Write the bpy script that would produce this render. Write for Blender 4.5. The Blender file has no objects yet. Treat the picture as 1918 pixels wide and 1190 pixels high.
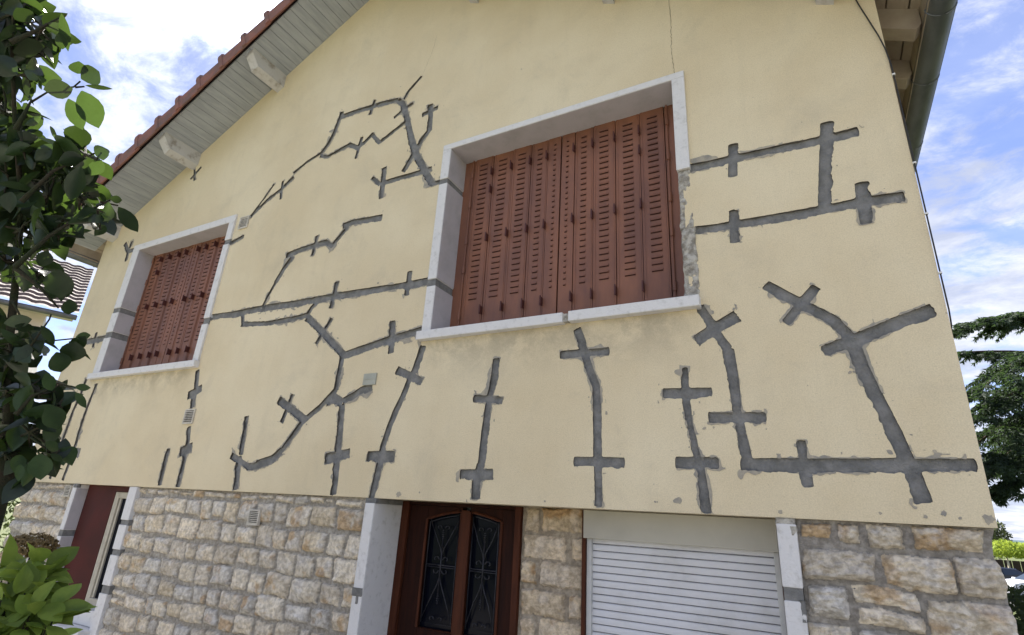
import bpy, bmesh, math, random
import numpy as np
from mathutils import Vector, Matrix, noise
random.seed(7)
ZC=2.05
BLOBS=[[-1.916,-2.537,3.295,0.134],[-1.802,-2.494,3.274,0.103],[-1.714,-2.448,3.211,0.069],[-1.963,-2.454,3.198,0.124],[-1.859,-2.406,3.159,0.061],[-2.005,-2.383,3.097,0.095],[-1.818,-2.411,3.226,0.046],[-1.934,-2.338,2.991,0.097],[-1.819,-2.285,2.965,0.092],[-1.708,-2.261,2.939,0.054],[-2.075,-2.299,2.907,0.146],[-1.865,-2.258,2.849,0.116],[-1.748,-2.224,2.832,0.079],[-1.745,-2.166,2.793,0.046],[-2.003,-2.245,2.772,0.111],[-1.882,-2.206,2.767,0.063],[-2.263,-2.36,3.018,0.204],[-2.035,-2.242,2.674,0.071],[-2.02,-2.174,2.657,0.052],[-1.916,-2.142,2.602,0.032],[-2.175,-2.224,2.529,0.08],[-2.065,-2.142,2.426,0.087],[-1.953,-2.14,2.449,0.046],[-2.072,-2.113,2.32,0.102],[-1.955,-2.079,2.314,0.074],[-1.94,-2.03,2.284,0.039],[-1.962,-2.067,2.201,0.099],[-2.071,-2.065,2.141,0.093],[-1.955,-2.034,2.101,0.057],[-1.848,-2.04,2.144,0.041],[-2.283,-2.098,2.284,0.15],[-1.827,-2.084,2.437,0.018]]
EXPL=[[[-1.599,-2.363,3.077],[-1.594,-2.333,3.127],0.9],[[-1.61,-2.349,3.053],[-1.653,-2.27,3.002],0.62],[[-1.617,-2.366,3.049],[-1.673,-2.406,3.033],0.7],[[-1.601,-2.349,3.068],[-1.597,-2.289,3.103],0.18],[[-1.632,-2.362,3.024],[-1.672,-2.296,2.983],0.5],[[-1.583,-2.385,3.11],[-1.624,-2.365,3.096],0.9],[[-1.572,-2.445,3.147],[-1.614,-2.414,3.131],0.5],[[-1.672,-2.157,2.82],[-1.693,-2.078,2.78],0.45],[[-1.676,-2.183,2.834],[-1.687,-2.144,2.853],0.5],[[-1.769,-2.091,2.461],[-1.814,-2.098,2.419],0.6],[[-1.778,-2.109,2.454],[-1.79,-2.068,2.474],0.5],[[-1.78,-2.107,2.442],[-1.815,-2.084,2.389],0.9],[[-1.803,-2.185,2.465],[-1.824,-2.131,2.429],0.35],[[-1.808,-2.207,2.477],[-1.857,-2.245,2.457],0.55],[[-1.809,-2.136,2.345],[-1.833,-2.095,2.304],0.5],[[-1.787,-2.068,2.322],[-1.8,-2.024,2.33],0.45],[[-1.786,-2.062,2.308],[-1.805,-2.016,2.273],0.35],[[-1.812,-2.085,2.139],[-1.834,-2.054,2.073],0.7],[[-1.804,-2.064,2.141],[-1.819,-2.021,2.124],0.35],[[-1.809,-2.083,2.17],[-1.824,-2.037,2.152],0.5],[[-1.768,-2.243,2.657],[-1.807,-2.227,2.623],0.7],[[-1.589,-2.53,3.147],[-1.616,-2.488,3.151],0.9],[[-1.551,-2.461,3.183],[-1.609,-2.405,3.134],0.25],[[-1.821,-2.232,2.452],[-1.836,-2.182,2.458],0.5],[[-1.809,-2.105,2.263],[-1.827,-2.053,2.208],0.7],[[-1.798,-2.133,2.405],[-1.824,-2.092,2.357],0.8],[[-1.653,-2.24,2.919],[-1.704,-2.233,2.885],0.6],[[-1.768,-2.204,2.618],[-1.807,-2.165,2.552],0.8],[[-1.771,-2.156,2.55],[-1.805,-2.133,2.515],0.7],[[-1.65,-2.442,3.025],[-1.665,-2.44,3.059],0.8]]
TWIGS=[[[-1.754,-2.397,3.032],[-1.721,-2.375,3.079],[-1.699,-2.343,3.103],[-1.682,-2.339,3.127]],[[-1.699,-2.343,3.103],[-1.683,-2.326,3.12]],[[-1.909,-2.235,2.539],[-1.907,-2.156,2.439],[-1.892,-2.119,2.449],[-1.866,-2.063,2.472]],[[-1.908,-2.151,2.425],[-1.888,-2.145,2.505],[-1.884,-2.144,2.521]],[[-1.901,-2.088,2.335],[-1.879,-2.03,2.334],[-1.874,-2.019,2.334]],[[-1.774,-2.163,2.856],[-1.758,-2.124,2.86]],[[-1.913,-2.076,2.184],[-1.896,-2.027,2.146]],[[-2.16,-2.017,1.948],[-2.164,-2.021,2.068],[-2.166,-2.049,2.24],[-2.156,-2.122,2.475],[-2.122,-2.189,2.695],[-2.074,-2.25,2.879],[-2.011,-2.346,3.069],[-1.922,-2.452,3.264],[-1.847,-2.557,3.399]],[[-1.891,-2.256,2.625],[-1.848,-2.229,2.73],[-1.799,-2.181,2.815],[-1.763,-2.15,2.87]],[[-1.848,-2.31,2.789],[-1.797,-2.287,2.894],[-1.745,-2.237,2.966]],[[-1.793,-2.395,2.958],[-1.754,-2.397,3.032]],[[-1.926,-2.123,2.235],[-1.914,-2.109,2.297],[-1.892,-2.066,2.337]],[[-1.891,-2.256,2.625],[-1.881,-2.186,2.587],[-1.876,-2.134,2.54]],[[-1.713,-2.49,3.132],[-1.676,-2.461,3.18],[-1.636,-2.445,3.233]]]
TRUNK=[[-2.095,-2.005,1.531],[-2.148,-2.023,1.78],[-2.16,-2.017,1.948],[-2.163,-2.02,2.084],[-2.165,-2.045,2.224]]
HB=[[-2.756,-1.673,1.686,0.091],[-2.643,-1.653,1.723,0.068],[-2.523,-1.645,1.673,0.043],[-2.542,-1.713,1.61,0.093],[-2.471,-1.678,1.607,0.071],[-2.763,-1.705,1.643,0.119],[-2.622,-1.607,1.714,0.024]]
HF=[-3.857,-1.164,1.757,0.094]
CAMR=[[0.880717, -0.1152691, -0.4594024], [0.4701577, 0.3302063, 0.8184837], [0.0573517, -0.9368441, 0.3450129]]
FOC=1020.896
SUND=[-0.6260764521037236, 0.3322658621827419, 0.705427298131546]

# ---------------------------------------------------------------- camera
scn=bpy.context.scene; col=scn.collection
cd=bpy.data.cameras.new('camera'); cam=bpy.data.objects.new('camera',cd); col.objects.link(cam)
cd.sensor_fit='HORIZONTAL'; cd.sensor_width=36; cd.lens=36*FOC/1918
cd.clip_start=0.05; cd.clip_end=6000
A=np.array(CAMR)
M=Matrix(((A[0][0],-A[0][1],-A[0][2],0),(A[1][0],-A[1][1],-A[1][2],-2.8),(A[2][0],-A[2][1],-A[2][2],ZC),(0,0,0,1)))
cam.matrix_world=M; scn.camera=cam
# ---------------------------------------------------------------- light
vs=scn.view_settings; vs.view_transform='Standard'; vs.look='None'; vs.gamma=1; vs.exposure=1.84
sd=Vector(SUND); EL=math.asin(sd.z); AZ=math.atan2(sd.x,sd.y)
sl=bpy.data.lights.new('sun','SUN'); sl.energy=4.2; sl.angle=math.radians(0.5); sl.color=(1,.95,.87)
so=bpy.data.objects.new('sun',sl); col.objects.link(so); so.rotation_euler=sd.to_track_quat('Z','Y').to_euler()
W=bpy.data.worlds.new('World'); scn.world=W; W.use_nodes=True; nt=W.node_tree; nt.nodes.clear()
def N(t,**k):
    n=nt.nodes.new(t)
    for a,b in k.items():
        if a.startswith('i_'): n.inputs[a[2:].replace('_',' ')].default_value=b
        else: setattr(n,a,b)
    return n
def L(a,b): nt.links.new(a,b)
def Mth(op,a,b=None,c=None,clamp=False):
    n=N('ShaderNodeMath',operation=op); n.use_clamp=clamp
    for i,v in enumerate((a,b,c)):
        if v is None: continue
        if isinstance(v,(int,float)): n.inputs[i].default_value=v
        else: L(v,n.inputs[i])
    return n.outputs[0]
def Mp(v,a,b,c=0.,d=1.,smooth=True):
    n=N('ShaderNodeMapRange'); n.interpolation_type='SMOOTHSTEP' if smooth else 'LINEAR'
    L(v,n.inputs[0]); 
    for i,x in zip((1,2,3,4),(a,b,c,d)): n.inputs[i].default_value=x
    return n.outputs[0]
sky=N('ShaderNodeTexSky',sky_type='NISHITA',sun_disc=False,sun_elevation=EL,sun_rotation=AZ,altitude=100,air_density=1.0,dust_density=0.05,ozone_density=2.0)
tc=N('ShaderNodeTexCoord'); sx=N('ShaderNodeSeparateXYZ'); L(tc.outputs['Generated'],sx.inputs[0])
den=Mth('MAXIMUM',Mth('ADD',sx.outputs[2],.16),.06)
cx=N('ShaderNodeCombineXYZ'); L(Mth('DIVIDE',sx.outputs[0],den),cx.inputs[0]); L(Mth('DIVIDE',sx.outputs[1],den),cx.inputs[1])
mp=N('ShaderNodeMapping'); mp.inputs['Location'].default_value=(3.1,.4,0); mp.inputs['Rotation'].default_value=(0,0,.5); mp.inputs['Scale'].default_value=(1,1.25,1); L(cx.outputs[0],mp.inputs[0])
def noi(vec,sc,det,rough,dist=0,loc=None):
    n=N('ShaderNodeTexNoise'); n.inputs['Scale'].default_value=sc; n.inputs['Detail'].default_value=det; n.inputs['Roughness'].default_value=rough; n.inputs['Distortion'].default_value=dist
    L(vec,n.inputs['Vector']); return n.outputs[0]
n1=noi(mp.outputs[0],1.5,9,.58,.3); n2=noi(mp.outputs[0],6.,9,.66,.35); n3=noi(mp.outputs[0],3.3,8,.62,.2)
cl=Mth('ADD',Mth('MULTIPLY',n1,.52),Mth('MULTIPLY',n2,.48))
dotn=N('ShaderNodeVectorMath',operation='DOT_PRODUCT'); L(tc.outputs['Generated'],dotn.inputs[0]); dotn.inputs[1].default_value=SUND
dp=Mth('MAXIMUM',dotn.outputs['Value'],0.)
g1=Mth('POWER',dp,420.); g2=Mth('POWER',dp,24.)
mask=Mp(Mth('ADD',cl,Mth('MULTIPLY',g2,.0)),.42,.575)
low=Mp(sx.outputs[2],.0,.32,1.,0.)          # denser cloud deck low over the horizon
mask=Mth('MAXIMUM',mask,Mth('MULTIPLY',Mp(Mth('ADD',n1,Mth('MULTIPLY',low,.22)),.5,.66),low),clamp=True)
rmp=N('ShaderNodeMix',data_type='RGBA'); L(Mp(n3,.35,.66),rmp.inputs[0]); rmp.inputs[6].default_value=(.50,.55,.70,1); rmp.inputs[7].default_value=(.88,.90,.97,1)
cs=Mth('ADD',Mth('ADD',.35,Mth('MULTIPLY',g2,.22)),Mth('MULTIPLY',g1,5.))
b1=N('ShaderNodeBackground'); b1.inputs[1].default_value=.080; tint=N('ShaderNodeMix',data_type='RGBA'); tint.blend_type='MULTIPLY'; tint.inputs[0].default_value=1; L(sky.outputs[0],tint.inputs[6]); tint.inputs[7].default_value=(.84,.80,1.02,1); tn=N('ShaderNodeVectorMath',operation='SCALE'); L(tint.outputs[2],tn.inputs[0]); L(Mth('SUBTRACT',1.,Mth('MULTIPLY',Mth('POWER',dp,4.),.50)),tn.inputs['Scale']); L(tn.outputs[0],b1.inputs[0])
b2=N('ShaderNodeBackground'); L(rmp.outputs[2],b2.inputs[0]); L(cs,b2.inputs[1])
mx=N('ShaderNodeMixShader'); L(Mth('ADD',.20,Mth('MULTIPLY',mask,.76)),mx.inputs[0]); L(b1.outputs[0],mx.inputs[1]); L(b2.outputs[0],mx.inputs[2])
wo=N('ShaderNodeOutputWorld'); L(mx.outputs[0],wo.inputs[0])
# ---------------------------------------------------------------- materials
def mat(name,base,rough=.8,var=None,scale=6,detail=6,bump=0,bscale=60,bdist=.003,spec=.3,metal=0,stretch=(1,1,1),transl=None,attr=None,contrast=(.35,.65)):
    global nt
    m=bpy.data.materials.new(name); m.use_nodes=True; nt=m.node_tree; nt.nodes.clear()
    p=N('ShaderNodeBsdfPrincipled'); o=N('ShaderNodeOutputMaterial'); L(p.outputs[0],o.inputs[0])
    p.inputs['Roughness'].default_value=rough; p.inputs['Specular IOR Level'].default_value=spec; p.inputs['Metallic'].default_value=metal
    t=N('ShaderNodeTexCoord'); ma=N('ShaderNodeMapping'); ma.inputs['Scale'].default_value=stretch; L(t.outputs['Object'],ma.inputs[0])
    m['_']=1
    c=None
    if attr:
        at=N('ShaderNodeAttribute',attribute_name=attr); c=at.outputs['Color']
    if var is not None:
        f=Mp(noi(ma.outputs[0],scale,detail,.62),*contrast)
        x=N('ShaderNodeMix',data_type='RGBA'); L(f,x.inputs[0])
        if attr:
            x.blend_type='MULTIPLY'; x.inputs[0].default_value=1
            y=N('ShaderNodeMix',data_type='RGBA'); L(f,y.inputs[0]); y.inputs[6].default_value=(*base,1); y.inputs[7].default_value=(*var,1)
            for l in list(nt.links):
                if l.to_node==x: nt.links.remove(l)
            L(c,x.inputs[6]); L(y.outputs[2],x.inputs[7])
        else:
            x.inputs[6].default_value=(*base,1); x.inputs[7].default_value=(*var,1)
        c=x.outputs[2]
    if c is not None: L(c,p.inputs['Base Color'])
    else: p.inputs['Base Color'].default_value=(*base,1)
    if bump:
        b=N('ShaderNodeBump'); b.inputs['Strength'].default_value=bump; b.inputs['Distance'].default_value=bdist
        L(noi(ma.outputs[0],bscale,5,.6),b.inputs['Height']); L(b.outputs[0],p.inputs['Normal'])
    if transl:
        tr=N('ShaderNodeBsdfTranslucent'); tr.inputs[0].default_value=(*transl,1)
        ad=N('ShaderNodeMixShader'); ad.inputs[0].default_value=.33
        L(p.outputs[0],ad.inputs[1]); L(tr.outputs[0],ad.inputs[2]); L(ad.outputs[0],o.inputs[0])
    m['_']=0
    del m['_']
    return m
def mixc(fac,a,b,mode='MIX'):
    x=N('ShaderNodeMix',data_type='RGBA'); x.blend_type=mode
    if isinstance(fac,(int,float)): x.inputs[0].default_value=fac
    else: L(fac,x.inputs[0])
    for i,v in ((6,a),(7,b)):
        if isinstance(v,tuple): x.inputs[i].default_value=(*v,1)
        else: L(v,x.inputs[i])
    return x.outputs[2]
# cream render of the upper wall: big soft blotches, fine grain, rain streaks, small chips
def stucco():
    global nt
    m=bpy.data.materials.new('cream_render'); m.use_nodes=True; nt=m.node_tree; nt.nodes.clear()
    p=N('ShaderNodeBsdfPrincipled'); o=N('ShaderNodeOutputMaterial'); L(p.outputs[0],o.inputs[0]); p.inputs['Roughness'].default_value=.92; p.inputs['Specular IOR Level'].default_value=.15
    t=N('ShaderNodeTexCoord'); oc=t.outputs['Object']
    s=N('ShaderNodeSeparateXYZ'); L(oc,s.inputs[0])
    c=mixc(Mp(noi(oc,.9,5,.6),.35,.68),(.715,.60,.395),(.79,.685,.475))
    c=mixc(Mth('MULTIPLY',Mp(noi(oc,2.1,8,.68,.5),.48,.76),.42),c,(.55,.48,.345))
    c=mixc(Mth('MULTIPLY',Mp(noi(oc,6.5,9,.72,.2),.56,.76),.25),c,(.52,.45,.33))
    st=N('ShaderNodeMapping'); st.inputs['Scale'].default_value=(9,1,.7); L(oc,st.inputs[0])
    c=mixc(Mth('MULTIPLY',Mp(noi(st.outputs[0],1.3,5,.6),.5,.8),.10),c,(.42,.36,.25))
    # damp dirt with its own ragged outline below the two window sills
    def box(x0,x1,z0,z1):
        a=Mth('MULTIPLY',Mp(s.outputs[0],x0-.15,x0+.1),Mp(s.outputs[0],x1-.1,x1+.1,1.,0.))
        return Mth('MULTIPLY',a,Mth('MULTIPLY',Mp(s.outputs[2],z0,z1),Mp(s.outputs[2],z1,z1+.01,1.,0.)))
    dirt=Mth('ADD',box(-2.2,-.5,2.78,3.17),box(-6.5,-4.85,2.86,3.17))
    dirt=Mth('MULTIPLY',dirt,Mp(noi(oc,5.,9,.7,.3),.36,.62))
    c=mixc(Mth('MULTIPLY',dirt,.48,clamp=True),c,(.22,.19,.14))
    fine=noi(oc,170,4,.7)
    c=mixc(Mp(fine,.3,.7),c,mixc(1.,c,(.83,.83,.81),'MULTIPLY'))
    c=mixc(Mth('MULTIPLY',Mp(noi(oc,60,5,.7),.5,.75),.5),c,mixc(1.,c,(.84,.83,.80),'MULTIPLY'))
    chips=Mp(noi(oc,22,3,.5),.735,.76)
    c=mixc(Mth('MULTIPLY',chips,.6),c,(.25,.22,.19))
    specks=Mp(noi(oc,75,2,.5),.76,.80)
    c=mixc(Mth('MULTIPLY',specks,.5),c,(.22,.19,.16))
    L(c,p.inputs['Base Color'])
    b=N('ShaderNodeBump'); b.inputs['Strength'].default_value=.6; b.inputs['Distance'].default_value=.004
    L(Mth('ADD',Mth('MULTIPLY',noi(oc,140,5,.65),.5),Mth('MULTIPLY',noi(oc,9,5,.6),1.3)),b.inputs['Height']); L(b.outputs[0],p.inputs['Normal'])
    return m
M_WALL=stucco()
M_MORT=mat('repair_mortar',(.15,.15,.142),.95,(.255,.25,.235),16,11,1.,55,.010,contrast=(.30,.72))
M_CUT=mat('dirty_shaded_cut_edge',(.09,.085,.075),.95,(.16,.145,.12),30,5)  # stained cut sides, darkened to paint in the groove's shadow line
M_SMEAR=mat('thin_mortar_smear',(.27,.255,.22),.95,(.42,.37,.28),18,8,.6,90,.003)
M_WHITE=mat('white_masonry_paint',(.69,.675,.65),.8,(.50,.485,.45),24,11,.9,70,.005,contrast=(.50,.80))
M_REVEAL=mat('shaded_reveal_paint',(.47,.44,.44),.85,(.38,.36,.35),7,8,.6,60,.004,contrast=(.40,.80))  # reveal shade painted in, as a greyer copy of the white
M_CONC=mat('rough_concrete',(.22,.20,.165),.95,(.52,.49,.42),26,9,1.,45,.012)
M_SHUT=mat('red_brown_shutter_paint',(.245,.102,.055),.5,(.155,.068,.045),4,10,.35,120,.001,.4,stretch=(1.6,1,.5),contrast=(.30,.72))
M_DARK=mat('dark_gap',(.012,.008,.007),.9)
M_SLIT=mat('louvre_slit',(.040,.014,.010),.9)
M_HOOK=mat('shutter_hinge_metal',(.075,.022,.017),.5,spec=.4)
M_BROWN=mat('dark_stained_wood',(.030,.009,.005),.7,(.017,.006,.004),5,6,.3,40,.002,.12,stretch=(9,9,.8))
M_BROWN2=mat('orange_stained_wood',(.075,.023,.010),.65,(.05,.015,.007),5,6,.2,40,.002,.15,stretch=(9,9,.8))
M_MAROON=mat('maroon_panel_paint',(.075,.014,.010),.6,(.055,.012,.009),4,6)
M_GLASS=mat('dark_glass',(.004,.005,.010),.15,spec=.10)
M_IRON=mat('wrought_iron',(.035,.036,.045),.45,(.02,.02,.025),30,4,spec=.5,metal=.4)
M_PVC=mat('roller_shutter_slat',(.65,.65,.665),.5,(.50,.495,.48),4,11,.25,30,.003,spec=.4,contrast=(.42,.80))
M_BOX=mat('shutter_box_beige',(.46,.44,.37),.55,(.40,.38,.32),2.5,6,spec=.35)
M_GUIDE=mat('pale_guide_rail',(.58,.58,.55),.5,(.5,.5,.48),8,4)
M_CREAM=mat('cream_frame_paint',(.50,.46,.37),.6,(.42,.38,.30),9,5)
M_SOFF=mat('soffit_board_paint',(.36,.38,.395),.75,(.29,.31,.325),4,7,.3,60,.002,stretch=(6,.8,1))
M_BEAM=mat('white_beam_paint',(.52,.51,.49),.75,(.28,.25,.21),9,9,.6,50,.004,contrast=(.5,.72))
M_RAFT=mat('beige_rafter_paint',(.34,.29,.22),.75,(.27,.22,.17),5,7,.3,50,.003)
M_TILE=mat('terracotta_tile',(.27,.12,.09),.9,(.15,.10,.085),6,9,.8,50,.006,contrast=(.35,.7))
M_ZINC=mat('weathered_zinc',(.105,.115,.12),.55,(.15,.16,.165),9,8,.15,50,.002,.5,.55,stretch=(1,.4,1))
M_CABLE=mat('black_cable',(.03,.028,.026),.6)
M_CLIP=mat('white_clip',(.7,.7,.68),.5)
M_VENT=mat('vent_plastic',(.60,.56,.47),.6,(.5,.46,.38),20,5)
M_HATCH=mat('hatch_grey_plastic',(.40,.40,.33),.6,(.35,.35,.29),12,5)
M_STONE=mat('split_limestone',(.84,.81,.78),.93,(1.38,1.36,1.34),36,10,1.,60,.014,attr='col')
M_LEAF=mat('magnolia_leaf',(.024,.044,.020),.40,(.011,.024,.012),22,4,.25,60,.002,spec=.45,transl=(.05,.085,.014))
def per_leaf(m,lo,hi):
    # every leaf its own tone
    global nt
    nt=m.node_tree; g_=N('ShaderNodeNewGeometry'); v_=Mp(g_.outputs['Random Per Island'],0,1,lo,hi,False)
    for n_ in list(nt.nodes):
        if n_.type in('BSDF_PRINCIPLED','BSDF_TRANSLUCENT'):
            s_=n_.inputs[0]; x_=N('ShaderNodeVectorMath',operation='SCALE')
            if s_.is_linked: L(s_.links[0].from_socket,x_.inputs[0])
            else: x_.inputs[0].default_value=tuple(s_.default_value)[:3]
            L(v_,x_.inputs['Scale']); L(x_.outputs[0],s_)
per_leaf(M_LEAF,.55,1.75)
M_BARK=mat('mossy_bark',(.035,.028,.018),.95,(.020,.028,.012),18,8,1.,40,.01)
M_HLEAF=mat('hydrangea_leaf',(.22,.30,.055),.6,(.13,.20,.04),8,4,spec=.25,transl=(.30,.42,.06),bump=.6,bscale=70,bdist=.004)
per_leaf(M_HLEAF,.7,1.2)
M_HFLOW=mat('dried_hydrangea_petals',(.26,.20,.10),.9,(.15,.11,.055),40,4,transl=(.25,.18,.08))
M_NEEDLE=mat('cedar_needles',(.036,.060,.034),.7,(.016,.030,.020),2,5,transl=(.07,.12,.035))
M_CBARK=mat('cedar_bark',(.07,.05,.035),.95,(.04,.03,.02),12,6,.8,20,.02)
M_NTILE=mat('brown_concrete_tile',(.10,.075,.065),.85,(.15,.115,.10),5,6,.5,40,.004)
M_NWALL=mat('neighbour_white_render',(.62,.58,.52),.9,(.56,.52,.46),2,5,.4,80,.004)
M_FLEAF=mat('lime_green_foliage',(.26,.34,.05),.7,(.14,.20,.03),1.5,5,transl=(.5,.6,.08))
M_OLIVE=mat('olive_foliage',(.12,.14,.05),.8,(.07,.09,.03),1.2,5)
M_HEDGE=mat('hedge_foliage',(.045,.065,.03),.8,(.02,.032,.015),4,5,transl=(.08,.11,.03))
M_STAKE=mat('pale_post',(.50,.44,.34),.8,(.40,.35,.27),6,4)
M_FENCE=mat('dark_fence_board',(.05,.035,.03),.8,(.03,.022,.02),4,4)
M_CARW=mat('white_car_paint',(.72,.73,.75),.25,spec=.5)
M_CARB=mat('navy_car_paint',(.02,.024,.035),.2,spec=.5)
M_CGLASS=mat('car_glass',(.02,.03,.04),.05,spec=.6)
M_TYRE=mat('tyre_rubber',(.02,.02,.02),.9)
M_RIM=mat('wheel_rim',(.4,.4,.42),.35,metal=.8)
M_LAMP=mat('headlamp_lens',(.6,.62,.65),.1,spec=.6)
M_TAIL=mat('rear_lamp_red',(.35,.02,.015),.2,spec=.6)
M_GRASS=mat('lawn',(.07,.10,.03),.95,(.12,.13,.05),3,9,.8,60,.02)
M_GRAVEL=mat('pale_gravel',(.50,.46,.40),.95,(.37,.34,.29),30,8,.9,60,.02)
M_ASPH=mat('asphalt',(.055,.055,.055),.9,(.075,.073,.07),20,6)
M_HILL=mat('hazy_wooded_hill',(.05,.085,.10),1.,(.075,.11,.13),.004,6)  # distance haze is put into the hills' bluish colour
# ---------------------------------------------------------------- object helpers
def link(name,v,f,m,parent=None,mi=None,smooth=False,loc=None):
    me=bpy.data.meshes.new(name); me.from_pydata([tuple(map(float,a)) for a in v],[],f)
    for x in (m if isinstance(m,(list,tuple)) else [m]): me.materials.append(x)
    if mi is not None: me.polygons.foreach_set('material_index',mi)
    if smooth: me.polygons.foreach_set('use_smooth',[True]*len(me.polygons))
    me.update()
    o=bpy.data.objects.new(name,me); col.objects.link(o)
    if parent is not None:
        o.parent=parent; o.matrix_parent_inverse=Matrix.Translation(-Vector(wloc(parent)))
    return o
def wloc(o):
    v=Vector(o.location)
    return v if o.parent is None else Vector(o.location)   # parts sit at the world origin, so only the root carries an offset
def root(name,label,cat,loc=(0,0,0),group=None):
    o=bpy.data.objects.new(name,None); o.location=loc; o.empty_display_size=.3; col.objects.link(o)
    o['label']=label; o['category']=cat
    if group: o['group']=group
    return o
def tag(o,label,cat,group=None):
    o['label']=label; o['category']=cat
    if group: o['group']=group
class MB:
    def __init__(s): s.v=[];s.f=[];s.m=[]
    def add(s,v,f,mi=0):
        n=len(s.v); s.v+=[tuple(a) for a in v]; s.f+=[tuple(i+n for i in q) for q in f]; s.m+=[mi]*len(f)
    def box(s,x0,x1,y0,y1,z0,z1,mi=0,bev=0):
        if bev<=0:
            v=[(x,y,z) for x in (x0,x1) for y in (y0,y1) for z in (z0,z1)]
            s.add(v,[(0,1,3,2),(4,6,7,5),(0,4,5,1),(2,3,7,6),(0,2,6,4),(1,5,7,3)],mi)
        else:
            bm=bmesh.new(); bmesh.ops.create_cube(bm,size=1)
            for q in bm.verts: q.co=Vector(((x0+x1)/2+q.co.x*(x1-x0),(y0+y1)/2+q.co.y*(y1-y0),(z0+z1)/2+q.co.z*(z1-z0)))
            bmesh.ops.bevel(bm,geom=bm.edges[:],offset=bev,segments=2,profile=.6,affect='EDGES')
            bm.verts.ensure_lookup_table(); s.add([tuple(q.co) for q in bm.verts],[tuple(q.index for q in f.verts) for f in bm.faces],mi); bm.free()
    def poly(s,pts,thick,mi=0):
        """prism: polygon in x,z extruded in y. pts (x,z); thick (y0,y1)"""
        n=len(pts); v=[(x,thick[0],z) for x,z in pts]+[(x,thick[1],z) for x,z in pts]
        s.add(v,[tuple(range(n)),tuple(range(2*n-1,n-1,-1))]+[(i,i+n,(i+1)%n+n,(i+1)%n) for i in range(n)],mi)
    def tube(s,pts,r,seg=6,mi=0,caps=True):
        pts=[Vector(p) for p in pts]; n=len(pts); R=r if isinstance(r,(list,tuple)) else [r]*n
        rings=[]; up=None
        for i,p in enumerate(pts):
            d=(pts[min(i+1,n-1)]-pts[max(i-1,0)]).normalized()
            if up is None: up=Vector((0,0,1)) if abs(d.z)<.9 else Vector((1,0,0))
            a=d.cross(up).normalized(); b=d.cross(a).normalized(); up=-b if False else up
            rings.append([p+a*math.cos(t)*R[i]+b*math.sin(t)*R[i] for t in [2*math.pi*k/seg for k in range(seg)]])
        v=[q for g in rings for q in g]; f=[]
        for i in range(n-1):
            for k in range(seg): f.append((i*seg+k,i*seg+(k+1)%seg,(i+1)*seg+(k+1)%seg,(i+1)*seg+k))
        if caps: f.append(tuple(range(seg-1,-1,-1))); f.append(tuple((n-1)*seg+k for k in range(seg)))
        s.add(v,f,mi)
    def build(s,name,m,parent=None,smooth=False): return link(name,s.v,s.f,m,parent,s.m,smooth)
# value noise on arrays
class VN:
    def __init__(s,seed): s.t=np.random.RandomState(seed).rand(256,256)
    def __call__(s,x,z,f):
        x=np.asarray(x)*f+37.3; z=np.asarray(z)*f+91.7
        xi=np.floor(x).astype(int); zi=np.floor(z).astype(int); u=x-xi; w=z-zi; u=u*u*(3-2*u); w=w*w*(3-2*w)
        t=s.t; a=t[xi%256,zi%256]; b=t[(xi+1)%256,zi%256]; c=t[xi%256,(zi+1)%256]; d=t[(xi+1)%256,(zi+1)%256]
        return (a*(1-u)+b*u)*(1-w)+(c*(1-u)+d*u)*w-.5
    def fbm(s,x,z,f,o=4,g=.5):
        r=0;a=1
        for k in range(o): r=r+a*s(x+k*7.1,z-k*3.3,f*2**k); a*=g
        return r
vn=VN(3); vn2=VN(11); vn3=VN(29)
# ---------------------------------------------------------------- ground
def structure(o): o['kind']='structure'; return o
g=MB(); 
xs=[-1500,-300,-80,-30,-14,-7,0,7,14,30,80,300,1500]
structure(link('ground',[(x,y,-.5 if y>=30 else 0) for x in xs for y in xs],[(i*13+j,(i+1)*13+j,(i+1)*13+j+1,i*13+j+1) for i in range(12) for j in range(12)],M_GRASS))
g=MB(); g.box(-7.6,9,-13,-.0,-.1,.02); structure(g.build('gravel_yard',M_GRAVEL))
g=MB(); g.box(-60,80,34,48,-.6,-.488); structure(g.build('road',M_ASPH))
hx=np.linspace(-1200,1400,90); hv=[];hf=[]
for i,x in enumerate(hx):
    h=26+26*vn(x,0,.0025)+8*vn(x,3,.012)
    hv+=[(x,1100+30*vn(x,9,.01),-5),(x,1180,h*.6),(x,1300,h),(x,1500,h*.9)]
for i in range(89):
    for k in range(3): a=i*4+k; hf.append((a,a+4,a+5,a+1))
structure(link('far_hills',hv,hf,M_HILL,smooth=True))
# ---------------------------------------------------------------- HOUSE
X0,X1,XM=-7.27,.577,-3.35
ZB=ZC+.07
def zsoff(x): return ZC+4.93-.52*abs(x-XM)
HOUSE=root('house','cream gabled house with many grey crack repairs above a rough stone base','house',(XM,0,0))
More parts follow.
